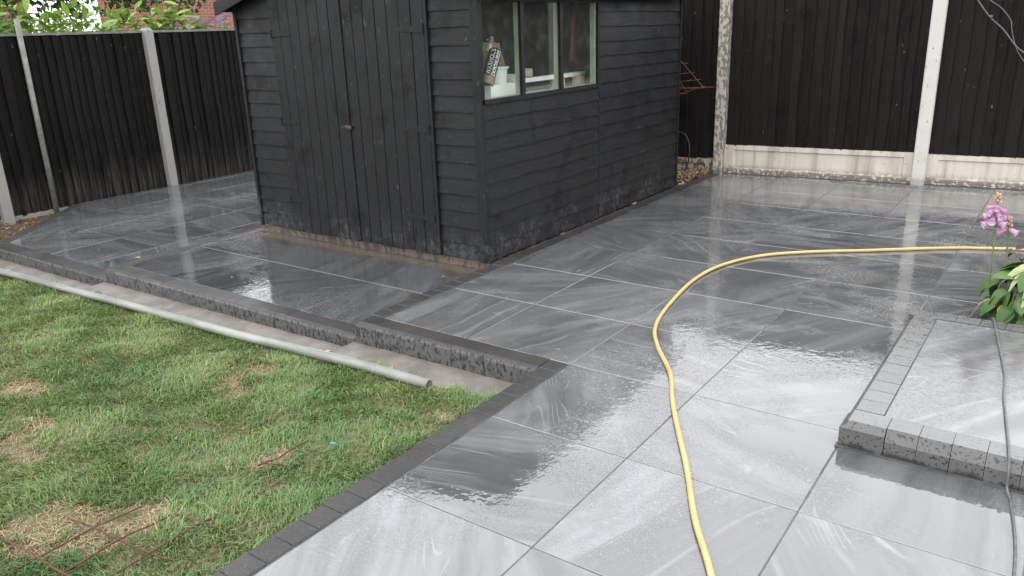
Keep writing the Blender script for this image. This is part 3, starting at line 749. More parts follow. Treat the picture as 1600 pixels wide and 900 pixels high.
hb = MB().box((DXM-.028, SY0-.030, .832), (DXM+.03, SY0-.0225, .858)); hb.tube([(DXM-.038, SY0-.034, .846), (DXM+.036, SY0-.034, .846)], .006, 8); hb.tube([(DXM-.03, SY0-.034, .846), (DXM-.03, SY0-.06, .85)], .005, 6)
hb.build('bolt', T_METAL, dL)
# window
win = MB()
win.box((SX1-.032, WY0-.03, WZ0-.032), (SX1+.004, WY1+.028, WZ0-.004)); win.box((SX1-.032, WY0-.03, WZ1+.004), (SX1+.003, WY1+.028, SH+.02))
win.box((SX1-.032, WY0-.03, WZ0-.004), (SX1+.002, WY0-.002, WZ1+.004)); win.box((SX1-.032, WY1+.002, WZ0-.004), (SX1+.002, WY1+.028, WZ1+.004))
window = win.build('window', T_SHZ, shed)
mul = [4.47, 4.955]
ybar = [WY0]+mul+[WY1]
for y in mul: MB().box((SX1-.02, y-.019, WZ0-.004), (SX1+.001, y+.019, WZ1+.004)).build('mullion', T_SHZ, window)
for i in range(3):
    a, b = ybar[i]+(.019 if i else 0), ybar[i+1]-(.019 if i < 2 else 0)
    MB().box((SX1-.018, a, WZ0-.003), (SX1-.014, b, WZ1+.003)).build('pane', T_GLASS, window)
for y in mul+[WY1-.0]: MB().box((SX1-.062, y-.012, WZ0-.003), (SX1-.021, y+.012, WZ1+.003)).build('inner_post', T_SAGE, window)
MB().box((SX1-.10, WY0-.02, WZ0-.06), (SX1-.023, WY1+.02, WZ0-.004)).build('inner_sill', T_SAGE, window)
# roof
XM = (SX0+SX1)/2; RP = math.radians(15.5); EX = .105; tr_ = math.tan(RP)
ez = 1.725                                            # underside height at the eaves
half = (SX1-SX0)/2+EX; az = ez+half*tr_
for sgn in (-1, 1):
    prof = [(XM, az), (XM+sgn*half, ez), (XM+sgn*half, ez+.022), (XM, az+.022)]
    if sgn < 0: prof = prof[::-1]
    r = MB().prism(prof, 'y', SY0-.075, SY1+.08).build('roof', T_DARKIN, shed)
    pf = [(XM, az+.0225), (XM+sgn*(half+.012), ez+.0195), (XM+sgn*(half+.012), ez+.0245), (XM, az+.0275)]
    if sgn < 0: pf = pf[::-1]
    MB().prism(pf, 'y', SY0-.085, SY1+.09).build('felt', T_FELT, r)
    bg_ = [(XM, az-.075), (XM+sgn*(half+.006), ez-.075), (XM+sgn*(half+.006), ez+.016), (XM, az+.016)]
    if sgn < 0: bg_ = bg_[::-1]
    MB().prism(bg_, 'y', SY0-.094, SY0-.0765).build('barge_board', T_SHX, shed)
    MB().box((XM+sgn*(half-.0)-.009, SY0-.075, ez-.05), (XM+sgn*(half-.0)+.009, SY1+.08, ez-.001)).build('eaves_fascia', T_SHY, shed)

# shelf and clutter inside the shed window (free things)
tag(MB().box((-3.62, 4.06, WZ0-.045), (-3.205, 5.75, WZ0-.025)).build('shelf', T_WHITE), 'pale shelf board behind the shed window', 'shelf')
ZS = WZ0-.025
def cyl(r0, r1, h, n=20, wall=True): return [(0, 0), (r0, 0), (r1, h), (r1*.93, h), (r0*.93, .01), (0, .01)]
wb = MB(); wb.cbox((-3.37, 4.24, ZS), (-3.205, 4.615, ZS+.095), .008)
tag(wb.build('white_box', T_WHITE), 'large white box lying behind the left window pane', 'box')
bz = ZS+.096
bk = MB().lathe([(0, 0), (.058, 0), (.066, .095), (.078, .097), (.078, .108), (0, .108)], 24, (-3.285, 4.43, bz))
tag(bk.build('white_tub', T_WHITE), 'white round tub with flat lid on the white box', 'tub')
st_ = MB().add([(-3.34, 4.56, bz), (-3.24, 4.56, bz), (-3.24, 4.60, bz), (-3.34, 4.60, bz), (-3.36, 4.545, bz+.05), (-3.225, 4.545, bz+.05), (-3.225, 4.615, bz+.05), (-3.36, 4.615, bz+.05)], [(0,3,2,1),(4,5,6,7),(0,1,5,4),(1,2,6,5),(2,3,7,6),(3,0,4,7)])
tag(st_.build('small_tub', T_WHITE), 'small white tapered tub beside the round lidded tub', 'tub')
# canister with lettering, leaning
can = MB().lathe([(0, 0), (.034, 0), (.036, .004), (.036, .205), (.030, .215), (0, .215)], 24)
cano = can.build('canister', T_BLACKP, smooth=False)
tag(cano, 'black canister with white lettering leaning behind the left window pane', 'canister')
MB().lathe([(.0365, .0), (.0372, 0), (.0372, .045), (.0365, .045)], 24).build('brown_band', T_CARD, cano)
axis = Vector((-.02, .135, .20)).normalized()
cam_dir = Vector((3.2, -4.2, .2)).normalized()
xa = (cam_dir-axis*cam_dir.dot(axis)).normalized(); ya = axis.cross(xa)
mc = Matrix((xa, ya, axis)).transposed().to_4x4(); mc.translation = Vector((-3.245, 4.245, ZS+.095)); mc = mc @ Matrix.Scale(1.22, 4); cano.matrix_world = mc
def lettering(txt, size, ang0, rad, z0, parent):
    cu = bpy.data.curves.new('t', 'FONT'); cu.body = txt; cu.size = size; cu.extrude = .0; cu.align_x = 'LEFT'; cu.offset = .0004
    to = bpy.data.objects.new('t', cu); COL.objects.link(to)
    dg = bpy.context.evaluated_depsgraph_get(); me = bpy.data.meshes.new_from_object(to.evaluated_get(dg))
    bpy.data.objects.remove(to); wid = max(v.co.x for v in me.vertices)
    k = .155/wid
    for v in me.vertices:
        a = ang0-v.co.y/rad
        v.co = Vector((rad*math.cos(a), rad*math.sin(a), z0+v.co.x*k))
    me.materials.clear(); me.name = 'lettering'
    put('lettering', me, T_LETTER, parent)
lettering("WARHOL'S", .034, .02, .0368, .048, cano); lettering("EXPOSURES", .034, .92, .0368, .048, cano)
bo = MB().lathe([(0, 0), (.036, 0), (.038, .01), (.038, .14), (.016, .17), (.013, .172), (.013, .235), (.016, .237), (.016, .25), (0, .25)], 20)
bott = bo.build('bottle', T_GOLD, smooth=True); tag(bott, 'amber bottle with silver neck leaning behind the lettered canister', 'bottle')
MB().lathe([(.0165, .165), (.0165, .215), (.011, .22), (.011, .262), (.0, .262)], 14).tube([(0, 0, .235), (.0, -.022, .24)], .005, 8).build('neck', T_STEEL, bott)
mc2 = mc.copy(); mc2.translation = Vector((-3.335, 4.30, ZS+.13)); bott.matrix_world = mc2
cb = MB(); vs = []
for j in range(6):
    for i in range(7):
        u, v = i/6, j/5; vs.append((-3.44+R(-.02, .02), 4.44+.27*u-.03*v+R(-.01, .01), bz+.0+.265*v*(1-.1*(u-.5)**2)+R(-.006, .006)))
cbv = vs+[(x-.05, y, z) for x, y, z in vs]
fs = [(j*7+i, j*7+i+1, j*7+i+8, j*7+i+7) for j in range(5) for i in range(6)]+[(42+j*7+i+7, 42+j*7+i+8, 42+j*7+i+1, 42+j*7+i) for j in range(5) for i in range(6)]
edge = list(range(0, 7))+[7*j+6 for j in range(1, 6)]+list(range(40, 34, -1))+[7*j for j in range(4, 0, -1)]
fs += [(edge[i], edge[i-1], edge[i-1]+42, edge[i]+42) for i in range(len(edge))]
tag(MB().add(cbv, fs).build('paper_bag', T_CARD), 'crumpled brown paper sack behind the white tubs', 'sack')
tag(MB().box((-3.36, 4.62, ZS+.075), (-3.30, 5.62, ZS+.105)).build('white_batten', T_WHITE), 'long white batten lying across two window panes', 'batten')
for i, (y, w) in enumerate(((4.60, .05), (4.70, .035), (5.2, .06), (5.5, .06))):
    tag(MB().cbox((-3.35, y, ZS), (-3.27, y+w, ZS+.073), .003).build('wood_block', T_PINE), ['small pale offcut block at the left end of the white batten', 'narrow pale offcut block under the batten in the middle pane', 'pale offcut block under the batten in the right pane', 'pale offcut block under the far end of the batten'][i], 'block')
ro = MB().tube([(-3.40, 4.80, ZS+.14), (-3.31, 4.88, ZS+.137)], [.030, .033], 16)
tag(ro.build('beige_roll', T_BEIGE, smooth=False), 'beige rolled cloth on the batten in the middle pane', 'roll')
tag(MB().tube([(-3.42, 5.60, 1.22), (-3.42, 5.66, 1.66)], .014, 8).build('red_handle', T_RED, smooth=True), 'red handle hanging behind the right window pane', 'handle')

# ================================================================== BACKGROUND
def house(name, label, boxes, rz):
    h = tag(empty(name, (0, 0, 0)), label, 'house')
    for k, (x0, xx, y0, y1, e) in enumerate(boxes):
        MB().box((x0, y0, -.45), (xx, y1, e)).build('wall', T_BRICK, h)
        xm = (x0+xx)/2; rz_ = rz if k == 0 else e+.6
        roof = MB().prism([(x0-.2, e+.002), (xx+.2, e+.002), (xx+.2, e+.1), (xm, rz_), (x0-.2, e+.1)], 'y', y0-.2, y1+.2).build('roof', T_SLATE, h)
        MB().box((xx+.21, y0-.2, e-.15), (xx+.25, y1+.2, e+.06)).build('fascia', T_UPVC, h)
        if k == 0: MB().box((xm-.3, y0+2.0, rz-.6), (xm+.3, y0+2.7, rz+.9)).build('chimney', T_BRICK, roof)
    return h
house('brick_house', 'red brick house wall behind the fence above the purple flowers', [(-28.0, -21.3, 15.4, 24.0, 3.6), (-21.25, -20.0, 11.4, 22.0, 3.4)], 4.9)
house('brick_house', 'red brick house glimpsed at the far left behind leaves', [(-31.5, -24.0, 1.0, 10.85, 4.2)], 6.0)

def leaf_mesh(name, L, Wd_, mat, bend=.25, fold=.25, seg=4, tip=1.0):
    vs = []; fs = []
    for i in range(seg+1):
        t = i/seg; w = Wd_*.5*(math.sin(PI*min(1, t*.94+.04))**.75)
        x = L*t; z = -bend*L*t*t
        vs += [(x, -w, z+fold*w), (x, 0, z), (x, w, z+fold*w)]
    for i in range(seg):
        k = 3*i; fs += [(k, k+3, k+4, k+1), (k+1, k+4, k+5, k+2)]
    me = MB().add(vs, fs).mesh(name, True); me.materials.append(mat); return me
def leaf_cloud(name, pts, dirs, L, W_, cols, mat, parent, spread=.6):
    """many small folded leaves joined into one mesh"""
    n = len(pts); d = dirs/np.linalg.norm(dirs, axis=1, keepdims=True)
    a = rng.normal(size=(n, 3)); s = np.cross(d, a); s /= np.linalg.norm(s, axis=1, keepdims=True); nn = np.cross(s, d)
    l = (L*rng.uniform(.6, 1.25, n))[:, None]; w = (W_*rng.uniform(.6, 1.2, n))[:, None]
    v0 = pts; v1 = pts+d*l*.45+s*w*.5+nn*w*.15; v2 = pts+d*l-nn*l*.15; v3 = pts+d*l*.45-s*w*.5+nn*w*.15; vm_ = pts+d*l*.5
    V = np.stack([v0, v1, v2, v3, vm_], 1).reshape(-1, 3)
    b = (np.arange(n)*5)[:, None]
    F = np.concatenate([b+np.array([[0, 1, 4]]), b+np.array([[1, 2, 4]]), b+np.array([[2, 3, 4]]), b+np.array([[3, 0, 4]])])
    return big_mesh(name, V, F, np.repeat(cols, 5, 0), mat, parent)
def colvar(n, c, dv=.3):
    k = rng.uniform(1-dv, 1+dv, (n, 1)); j = rng.uniform(.9, 1.1, (n, 3)); return np.array(c)[None]*k*j
# laurel hedge: several bushes
laurel_meshes = [leaf_mesh('leaf', .15, .062, T_LAUREL, .2, .3), leaf_mesh('leaf', .125, .055, T_LAUREL, .4, .2), leaf_mesh('leaf', .165, .062, T_LAUREL, .1, .35)]
def laurel(label, y, ztop, ry, nleaf, x=-9.45, rx=.42):
    t = tag(empty('laurel_bush', (x, y, -.4)), label, 'shrub', 'laurel hedge behind the fence')
    s = MB()
    for k in range(5): s.tube(catmull([(R(-.1, .1), R(-.1, .1), 0), (R(-.2, .2), R(-.3, .3)*ry*2, 1.0), (R(-.3, .3), R(-.8, .8)*ry, ztop+.25)], 4), [.02]*8+[.008], 6)
    s.build('stem', T_BARK, t)
    n = 1500; u = rng.normal(size=(n, 3)); u /= np.linalg.norm(u, axis=1, keepdims=True); rr = rng.uniform(.3, .95, (n, 1))**.6
    P = u*rr*np.array([rx, ry, .95]); P[:, 2] += ztop+.40-.98
    dr = u*1.0+rng.normal(size=(n, 3))*.7+np.array([.2, 0, .35])
    leaf_cloud('foliage', P, dr, .11, .05, colvar(n, (.10, .19, .035), .5), T_TREE, t)
    for k in range(nleaf):
        a = R(-.95, .95); z = R(-.22, .18)+.11*math.sin(a*7+y*3)
        lx = R(-.05, rx*.95)
        px, py, pz = lx, a*ry*1.02, ztop+.4-.10+z-.10*a*a
        dv = Vector((R(-.2, 1.0), R(-1, 1), R(-.25, .95))).normalized()
        q = dv.to_track_quat('X', 'Z').to_euler(); o = put('leaf', random.choice(laurel_meshes), None, t, (px, py, pz)); o.rotation_euler = (q.x+R(-.7, .7), q.y, q.z); sc = R(.8, 1.2); o.scale = (sc, sc, sc)
laurel('bright green laurel bush behind the thin grey pole', 3.92, 1.82, .36, 150)
laurel('low spreading laurel bush rising above the fence left of the pale post', 4.75, 1.70, .48, 210)
laurel('laurel bush with upright shoots nearest the left of the pale post', 5.42, 1.66, .40, 150)
laurel('dense laurel bush above the pale post in front of brick wall', 5.86, 1.78, .30, 130)
# buddleia with lilac flower spikes
bd = tag(empty('buddleia_bush', (-10.3, 7.35, -.4)), 'bush with lilac flower spikes in front of the brick wall', 'shrub')
bs_ = MB()
fm = MB()
for k in range(260):
    t = k/260; a = k*2.4; r = .026*(1-t)**.6+.004; s_ = .0065
    c = Vector((.20*t, r*math.cos(a), r*math.sin(a)))
    fm.add([c+Vector((0, s_, 0)), c+Vector((0, -s_, s_*.6)), c+Vector((s_, 0, s_)), c+Vector((-s_*.5, 0, -s_))], [(0, 1, 2), (0, 3, 1), (0, 2, 3)])
fme = fm.mesh('flower'); fme.materials.append(T_LILAC)
gl = [leaf_mesh('leaf', .13, .03, T_GREYLEAF, .3, .2)]
for k in range(34):
    y = R(-.85, .75); tip = Vector((R(-.2, .35), y, 2.03+R(-.12, .17)))
    mid = tip*.6+Vector((0, 0, .1)); bs_.tube(catmull([(0, y*.3, 0), mid, tip], 5), [.012]*10+[.004], 5)
    dv = Vector((R(-.2, .5), R(-.9, .9), R(-.2, .7))); o = put('flower', fme, None, bd, tip); o.rotation_euler = dv.to_track_quat('X', 'Z').to_euler(); sc = R(.7, 1.0); o.scale = (sc, sc, sc)
    for q in range(6):
        p = mid.lerp(tip, R(.3, 1.0)); dv = Vector((R(-.3, 1), R(-1, 1), R(-.7, .5))); o = put('leaf', gl[0], None, bd, p); o.rotation_euler = dv.to_track_quat('X', 'Z').to_euler()
bs_.build('stem', T_GREYLEAF, bd)
# overhanging tree: trunk outside the left edge, limbs reaching over the hedge
tree = tag(empty('overhanging_tree', (-11.4, 3.0, -.42)), 'tree with dark lobed leaves hanging over the hedge at upper left', 'tree')
MB().tube(catmull([(0, 0, 0), (.05, -.05, 1.6), (.0, .1, 3.4), (.1, .0, 5.2)], 6), list(np.linspace(.15, .05, 19)), 10).build('trunk', T_BARK, tree, smooth=True)
limbs = [[(0, 0, 2.5), (.3, .9, 3.0), (.4, 1.9, 2.75), (.5, 2.6, 2.40)], [(0, 0, 2.9), (.3, 1.5, 3.6), (.3, 2.9, 3.2), (.4, 3.85, 2.50)], [(0, 0, 2.2), (.3, .5, 2.75), (.4, 1.1, 2.62), (.5, 1.75, 2.38)], [(0, 0, 3.4), (-.3, 1.2, 4.4), (-.2, 2.8, 4.6), (.0, 4.2, 3.9)], [(0, 0, 3.6), (.3, -.6, 4.4), (.4, -1.4, 4.6)], [(0, 0, 2.9), (.2, 1.1, 3.4), (.5, 3.0, 3.0), (.6, 3.3, 2.48)], [(0, 0, 2.9), (.2, 1.6, 3.6), (.2, 4.0, 3.2), (.3, 4.3, 2.58)]]
tw = MB(); CP = []; CD = []
for li, L_ in enumerate(limbs):
    c = catmull(L_, 8); tw.tube(c, list(np.linspace(.04, .006, len(c))), 6)
    for k in range(len(c)//3, len(c)):
        for q in range(16 if k > len(c)*.6 else 7):
            e = c[k]+Vector((R(-.28, .28), R(-.24, .24), R(-.26, .16))); tw.tube([c[k], c[k].lerp(e, .6)+Vector((0, 0, .02)), e], [.005, .004, .002], 4, False)
            for s_ in range(3): CP.append(tuple(e+Vector((R(-.06, .06), R(-.06, .06), R(-.06, .04))))); CD.append((R(-.5, .7), R(-.7, .7), R(-1.0, .15)))
tw.build('limb', T_BARK, tree)
CP = np.array(CP); CD = np.array(CD); nC = len(CP)
cc = colvar(nC, (.05, .085, .022), .4); br_ = (CP[:, 1] < 1.9) & (rng.random(nC) < .45); cc[br_] = colvar(int(br_.sum()), (.085, .06, .03), .3)
leaf_cloud('crown', CP, CD, .10, .075, cc, T_TREE, tree)
# pale tree further off
ft = tag(empty('pale_tree', (-17.0, 8.0, -.42)), 'soft pale green tree in the gap between the two brick houses', 'tree')
MB().tube([(0, 0, 0), (.05, 0, 1.2), (0, .1, 2.2)], [.1, .08, .04], 8).build('trunk', T_BARK, ft)
n = 1600; u = rng.normal(size=(n, 3)); u /= np.linalg.norm(u, axis=1, keepdims=True); P = u*(rng.uniform(.2, 1, (n, 1))**.5)*np.array([.6, .85, .75]); P[:, 2] += 1.75+.12*np.sin(P[:, 1]*8)
leaf_cloud('crown', P, u+rng.normal(size=(n, 3))*.8, .13, .07, colvar(n, (.14, .18, .07), .35), T_TREE, ft)

# ================================================================== OBJECTS ON THE GROUND
hp = [(.35, 6.05, .0115), (-.10, 5.93, .0115), (-.338, 5.85, .0115), (-.604, 5.723, .0115), (-1.05, 5.407, .0115), (-1.328, 5.22, .0115), (-1.586, 4.972, .0115), (-1.727, 4.66, .0115), (-1.758, 4.276, .0115), (-1.697, 3.784, .0115), (-1.612, 3.435, .0115), (-1.495, 3.215, .0115), (-1.322, 2.978, .0115), (-1.192, 2.727, .0115), (-1.035, 2.454, .0115), (-.917, 2.242, .0115), (-.787, 2.0, .0115), (-.657, 1.798, .0115), (-.45, 1.45, .0115), (-.2, .9, .0115), (-.1, .2, .0115)]
hc = [p+Vector((.003*math.sin(i*.13)+.0012*math.sin(i*.31), .003*math.sin(i*.11+1), 0)) for i, p in enumerate(catmull(hp, 10))]
tag(MB().tube(hc, .0100, 12).build('garden_hose', T_HOSE, smooth=True), 'yellow garden hose snaking across the wet grey patio', 'hose')
cp = [(-.05, 4.72, .02), (-.20, 4.50, .012), (-.235, 4.30, .02), (-.215, 4.16, .075), (-.20, 4.10, .110), (-.151, 3.788, .107), (-.10, 3.45, .107), (-.085, 3.241, .107), (-.045, 2.90, .107), (-.03, 2.765, .108), (-.022, 2.716, .074), (-.018, 2.70, .02), (-.005, 2.66, .006), (.005, 2.60, .006), (.03, 2.40, .006), (.05, 2.1, .006), (.12, 1.5, .006), (.3, .7, .006)]
tag(MB().tube(catmull(cp, 8), .0043, 8).build('cable', T_CABLE, smooth=True), 'thin grey cable running from the plant pot over the raised step', 'cable')
fc = [(-.95, 7.935, 1.70), (-.879, 7.94, 1.579), (-.776, 7.95, 1.444), (-.665, 7.96, 1.339), (-.566, 7.97, 1.215), (-.494, 7.975, 1.154), (-.35, 7.985, 1.08)]
fc2 = [(-.86, 7.94, 1.66), (-.79, 7.95, 1.575), (-.698, 7.955, 1.506), (-.621, 7.965, 1.408), (-.607, 7.965, 1.343), (-.56, 7.97, 1.205), (-.495, 7.975, 1.098), (-.4, 7.98, 1.0)]
fcb = tag(MB().tube(catmull(fc, 6), .0065, 6).build('fence_cable', T_CABLE, smooth=True), 'thick grey cable clipped to the dark fence at upper right', 'cable')
for p in (fc[2], fc[5]): MB().box((p[0]-.004, p[1]-.012, p[2]-.004), (p[0]+.022, p[1]+.006, p[2]+.012)).build('clip', T_CABLE, fcb)
tag(MB().tube(catmull(fc2, 6), .0045, 6).build('fence_cable', T_CABLE, smooth=True), 'thinner grey cable dangling beside the clipped cable', 'cable')

# long grey pipe on the lawn edge (hollow)
a, b = Vector((-2.262, 2.432, -.062)), Vector((-7.3, 2.44, -.212))
pts = [a.lerp(b, i/24)+Vector((0, .006*math.sin(i*.5), .004*math.sin(i*.7))) for i in range(25)]
pp = MB(); pp.tube(pts, .0235, 16, False); pp.tube(pts[:3], .0195, 16, False)
k = 0; nb_ = 25*16
pp.f += [(j, (j+1) % 16, nb_+(j+1) % 16, nb_+j) for j in range(16)]
pipe = tag(pp.build('plastic_pipe', T_PIPE, smooth=True), 'long pale grey pipe lying along the edge of the lawn', 'pipe')
MB().box((0, 0, 0), (.001, .001, .001))
rid = MB().tube([p+Vector((0, .010, .0207)) for p in pts], .004, 6); rid.build('ridge', T_PIPE, pipe, smooth=True)

# rusty reinforcement mesh in the grass
rm = tag(empty('rusty_mesh', (-2.4, 1.0, 0)), 'rusty steel reinforcement mesh half buried in the grass at lower left', 'wire mesh')
def rod(p, q, r=.0036):
    z = lambda x: float(lawn_z(x))+.024
    m_ = [(p[0]+(q[0]-p[0])*i/6, p[1]+(q[1]-p[1])*i/6) for i in range(7)]
    MB().tube([(x+2.4+.0035*math.sin(i*1.9+p[0]*9), y-1.0+.0035*math.sin(i*1.4+p[1]*7), z(x)+.001+.005*math.sin(i*1.3+p[1]*5)) for i, (x, y) in enumerate(m_)], r, 6).build('rod', T_RUST, rm)
for p, q in [((-2.64, .985), (-2.11, 1.025)), ((-2.80, .80), (-2.20, .825)), ((-2.506, .70), (-2.50, 1.16)), ((-2.205, .80), (-2.183, 1.52)), ((-2.33, 1.19), (-2.11, 1.218)), ((-2.354, .74), (-2.350, 1.2)), ((-2.345, 1.55), (-2.338, 1.78)), ((-2.36, 1.575), (-2.27, 1.60)), ((-2.21, 1.42), (-2.12, 1.44))]: rod(p, q)

# rusty wire rack between shed and fence
wr = tag(empty('wire_rack', (-3.1, 7.3, .9)), 'rusty orange wire rack sticking out behind the shed', 'wire rack')
wp = [[(-3.36, 7.32, 1.27), (-3.235, 7.3, 1.141), (-2.985, 7.3, .883)], [(-3.40, 7.31, .875), (-2.885, 7.3, .896)], [(-3.40, 7.3, .862), (-2.99, 7.33, .885)], [(-3.40, 7.3, 1.108), (-3.156, 7.3, 1.112)], [(-3.40, 7.3, 1.00), (-3.088, 7.3, 1.029)], [(-3.40, 7.3, .925), (-3.021, 7.3, .965)], [(-3.4, 7.3, .82), (-3.151, 7.3, .833)], [(-3.3, 7.3, 1.02), (-3.17, 7.32, .85)], [(-3.22, 7.3, .83), (-3.0, 7.35, .9)]]
for w in wp: MB().tube([(x+3.1, y-7.3, z-.9) for x, y, z in w], .0038, 6).build('wire', T_RUSTL, wr)
lp_ = [(-3.42, 7.45, .46), (-3.319, 7.5, .436), (-3.25, 7.5, .414), (-3.205, 7.5, .34), (-3.194, 7.5, .224), (-3.215, 7.5, .094), (-3.29, 7.45, -.03)]
tag(MB().tube(catmull(lp_, 6), .008, 8).build('black_hose', T_BLACKP, smooth=True), 'loop of thin black hose between shed and fence', 'hose')

# ------------------------------------------------------------------ potted plants at the right edge
pot = tag(empty('plant_pot', (-.06, 4.47, .0)), 'slate grey pot of broad leaved foxglove at the right picture edge', 'potted plant')
MB().lathe([(0, .002), (.115, .002), (.15, .19), (.162, .19), (.162, .215), (.148, .215), (.145, .19), (0, .185)], 28).build('pot', T_POT, pot, smooth=False)
MB().lathe([(0, .195), (.146, .192)], 20).build('compost', T_SOIL, pot)
hm = [leaf_mesh('leaf', .115, .092, T_HOSTA, .6, .12, 6), leaf_mesh('leaf', .095, .078, T_HOSTA, .85, .18, 6), leaf_mesh('leaf', .125, .085, T_HOSTA, .4, .22, 6)]
hpale = leaf_mesh('leaf', .14, .05, T_HOSTAP, .9, .45, 6); hyel = leaf_mesh('leaf', .10, .06, T_HOSTAY, .5, .2, 6)
stems = MB()
for k in range(125):
    a = R(0, 2*PI) if k > 34 else R(PI*.75, PI*1.75); el = R(-.5, .9); r = R(.03, .155); 
    zc = .36-.28*(r/.16)**1.3+R(-.05, .05) if k % 3 else R(.07, .30)
    if zc < .2: r = R(.14, .185)
    me = random.choice(hm)
    if k in (5, 9, 12, 15, 22, 26, 30, 33): me = hpale
    if k == 17: me = hyel
    p = Vector((r*math.cos(a), r*math.sin(a), zc)); stems.tube(catmull([(r*.3*math.cos(a), r*.3*math.sin(a), .19), (r*.8*math.cos(a), r*.8*math.sin(a), max(.22, zc+.01)), tuple(p)], 3), .003, 5)
    o = put('leaf', me, None, pot, p); o.rotation_euler = (R(-.35, .35), -el*.6+(.5 if zc < .2 else 0), a+R(-.5, .5)); s_ = R(.68, 1.0); o.scale = (s_, s_, s_)
stems.build('leaf_stems', T_STEM, pot)
def bell():
    prof = [(.003, 0), (.009, .006), (.0125, .02), (.0145, .034), (.021, .043), (.0185, .044), (.012, .034), (.0, .03)]
    m = MB().lathe(prof, 10).mesh('bell', True); m.materials.append(T_PINK); m.materials.append(T_PALE)
    for i, p in enumerate(m.polygons): p.material_index = 1 if i >= 50 else 0
    return m
bl = bell()
def spike(x, y, z0, z1, n, zf, lab):
    MB().tube(catmull([(x+.02, y, .18), (x+.012, y, z0), (x, y, z1)], 6), [.0045]*12+[.0025], 6).build('flower_stem', T_STEM, pot)
    for k in range(n):
        t = k/max(1, n-1); z = zf+(z1-.045-zf)*t; a = k*2.399+3.6
        dv = Vector((math.cos(a), math.sin(a), -.45-.1*t)).normalized(); o = put('bell', bl, None, pot, (x+.006*math.cos(a), y+.006*math.sin(a), z)); o.rotation_euler = dv.to_track_quat('Z', 'Y').to_euler(); s_ = (1.12-.3*t); o.scale = (s_, s_, s_)
    b = MB()
    for k in range(10):
        a = k*2.4; c = Vector((x+.013*math.cos(a)*(1-k/14), y+.013*math.sin(a)*(1-k/14), z1-.03+.0045*k)); b.tube([c-Vector((0, 0, .007)), c, c+Vector((.004*math.cos(a), .004*math.sin(a), .009))], [.004, .0075, .002], 6)
    b.build('bud', T_BUD, pot)
spike(-.225, .0, .42, .622, 12, .492, 0); spike(-.165, .03, .36, .505, 3, .455, 1)
# small leaves on the stems
for p, a in (((-.205, 0, .37), 2.9), ((-.20, 0, .35), .4), ((-.17, .03, .41), 2.6)):
    o = put('leaf', hm[1], None, pot, p); o.rotation_euler = (0, -.3, a); o.scale = (.35, .35, .35)
cor = tag(empty('coral_flower_plant', (.0, 4.56, .20)), 'coral pink flower on dark red stems behind the broad leaves', 'flower')
cs = MB(); cs.tube(catmull([(-.02, 0, 0), (-.07, .0, .16), (-.10, 0, .31)], 5), .003, 5); cs.tube(catmull([(-.02, 0, 0), (-.12, .0, .12), (-.13, 0, .20)], 5), .0025, 5); cs.tube(catmull([(-.02, 0, 0), (-.09, .01, .15), (-.16, 0, .26)], 5), .0025, 5); cs.build('stem', T_DSTEM, cor)
pet = leaf_mesh('petal', .035, .028, T_CORAL, .3, .3, 4)
for (cx, cy, cz) in ((-.10, 0, .315), (-.085, 0, .27), (-.13, 0, .205)):
    for k in range(9):
        o = put('petal', pet, None, cor, (cx, cy, cz)); o.rotation_euler = (R(-.3, .3), R(-.9, .3), k*2*PI/9); s_ = 1.0 if cz > .25 else .6; o.scale = (s_, s_, s_)
pl_ = tag(empty('purple_foliage_plant', (-.10, 4.58, .2)), 'low dark purple foliage behind the foxglove stems', 'plant')
pm_ = leaf_mesh('leaf', .05, .035, T_PURPLE, .5, .2, 4)
for k in range(40):
    o = put('leaf', pm_, None, pl_, (R(-.12, .08), R(-.05, .05), R(.03, .14))); o.rotation_euler = (R(-.6, .6), R(-.8, .5), R(0, 6.3))
MB().tube([(0, 0, 0), (-.02, 0, .07)], .006, 6).build('stem', T_DSTEM, pl_)

# fallen leaves, petals and scraps
dl = leaf_mesh('fallen_leaf', .045, .022, T_DRYLEAF, .2, .4, 4)
drop = [((-2.62, 2.55, -.095), 'dry leaf on the concrete footing nearest the open end of the pipe'), ((-3.05, 2.54, -.10), 'dry orange leaf on the footing below the kerb step'), ((-6.9, 2.58, -.245), 'yellow dry leaf on the footing by the lower kerb'), ((-6.0, 3.14, Z3+.006), 'small yellow leaf on the lower patio tiles'), ((-3.32, 3.80, Z2+.006), 'yellow leaf on wet tiles before the right shed door'), ((-4.6, 3.05, Z2+.006), 'brown leaf on the middle patio tiles')]
for p, lab in drop:
    o = put('fallen_leaf', dl, None, None, p); o.rotation_euler = (R(-.2, .2), R(-.1, .1), R(0, 6)); tag(o, lab, 'leaf')
pe = leaf_mesh('petal', .012, .009, T_DSTEM, .1, .2, 3)
pt = tag(empty('fallen_petals', (-.33, 4.55, .003)), 'scatter of dark red petals on the patio left of the pot', 'petals')
for k in range(14):
    o = put('petal', pe, None, pt, (R(-.05, .05), R(-.13, .13), 0)); o.rotation_euler = (0, 0, R(0, 6))
o = MB().add([(0,0,0),(.025,.004,.004),(.028,.014,.006),(.004,.012,.002),(.0,.0,-.002),(.025,.004,.002),(.028,.014,.004),(.004,.012,0)],[(0,1,2,3),(7,6,5,4),(0,4,5,1),(1,5,6,2),(2,6,7,3),(3,7,4,0)]).build('plastic_scrap', T_TEAL, loc=(-2.22, 1.79, float(lawn_z(-2.22))+.04)); tag(o, 'small teal plastic scrap lying in the grass', 'scrap')
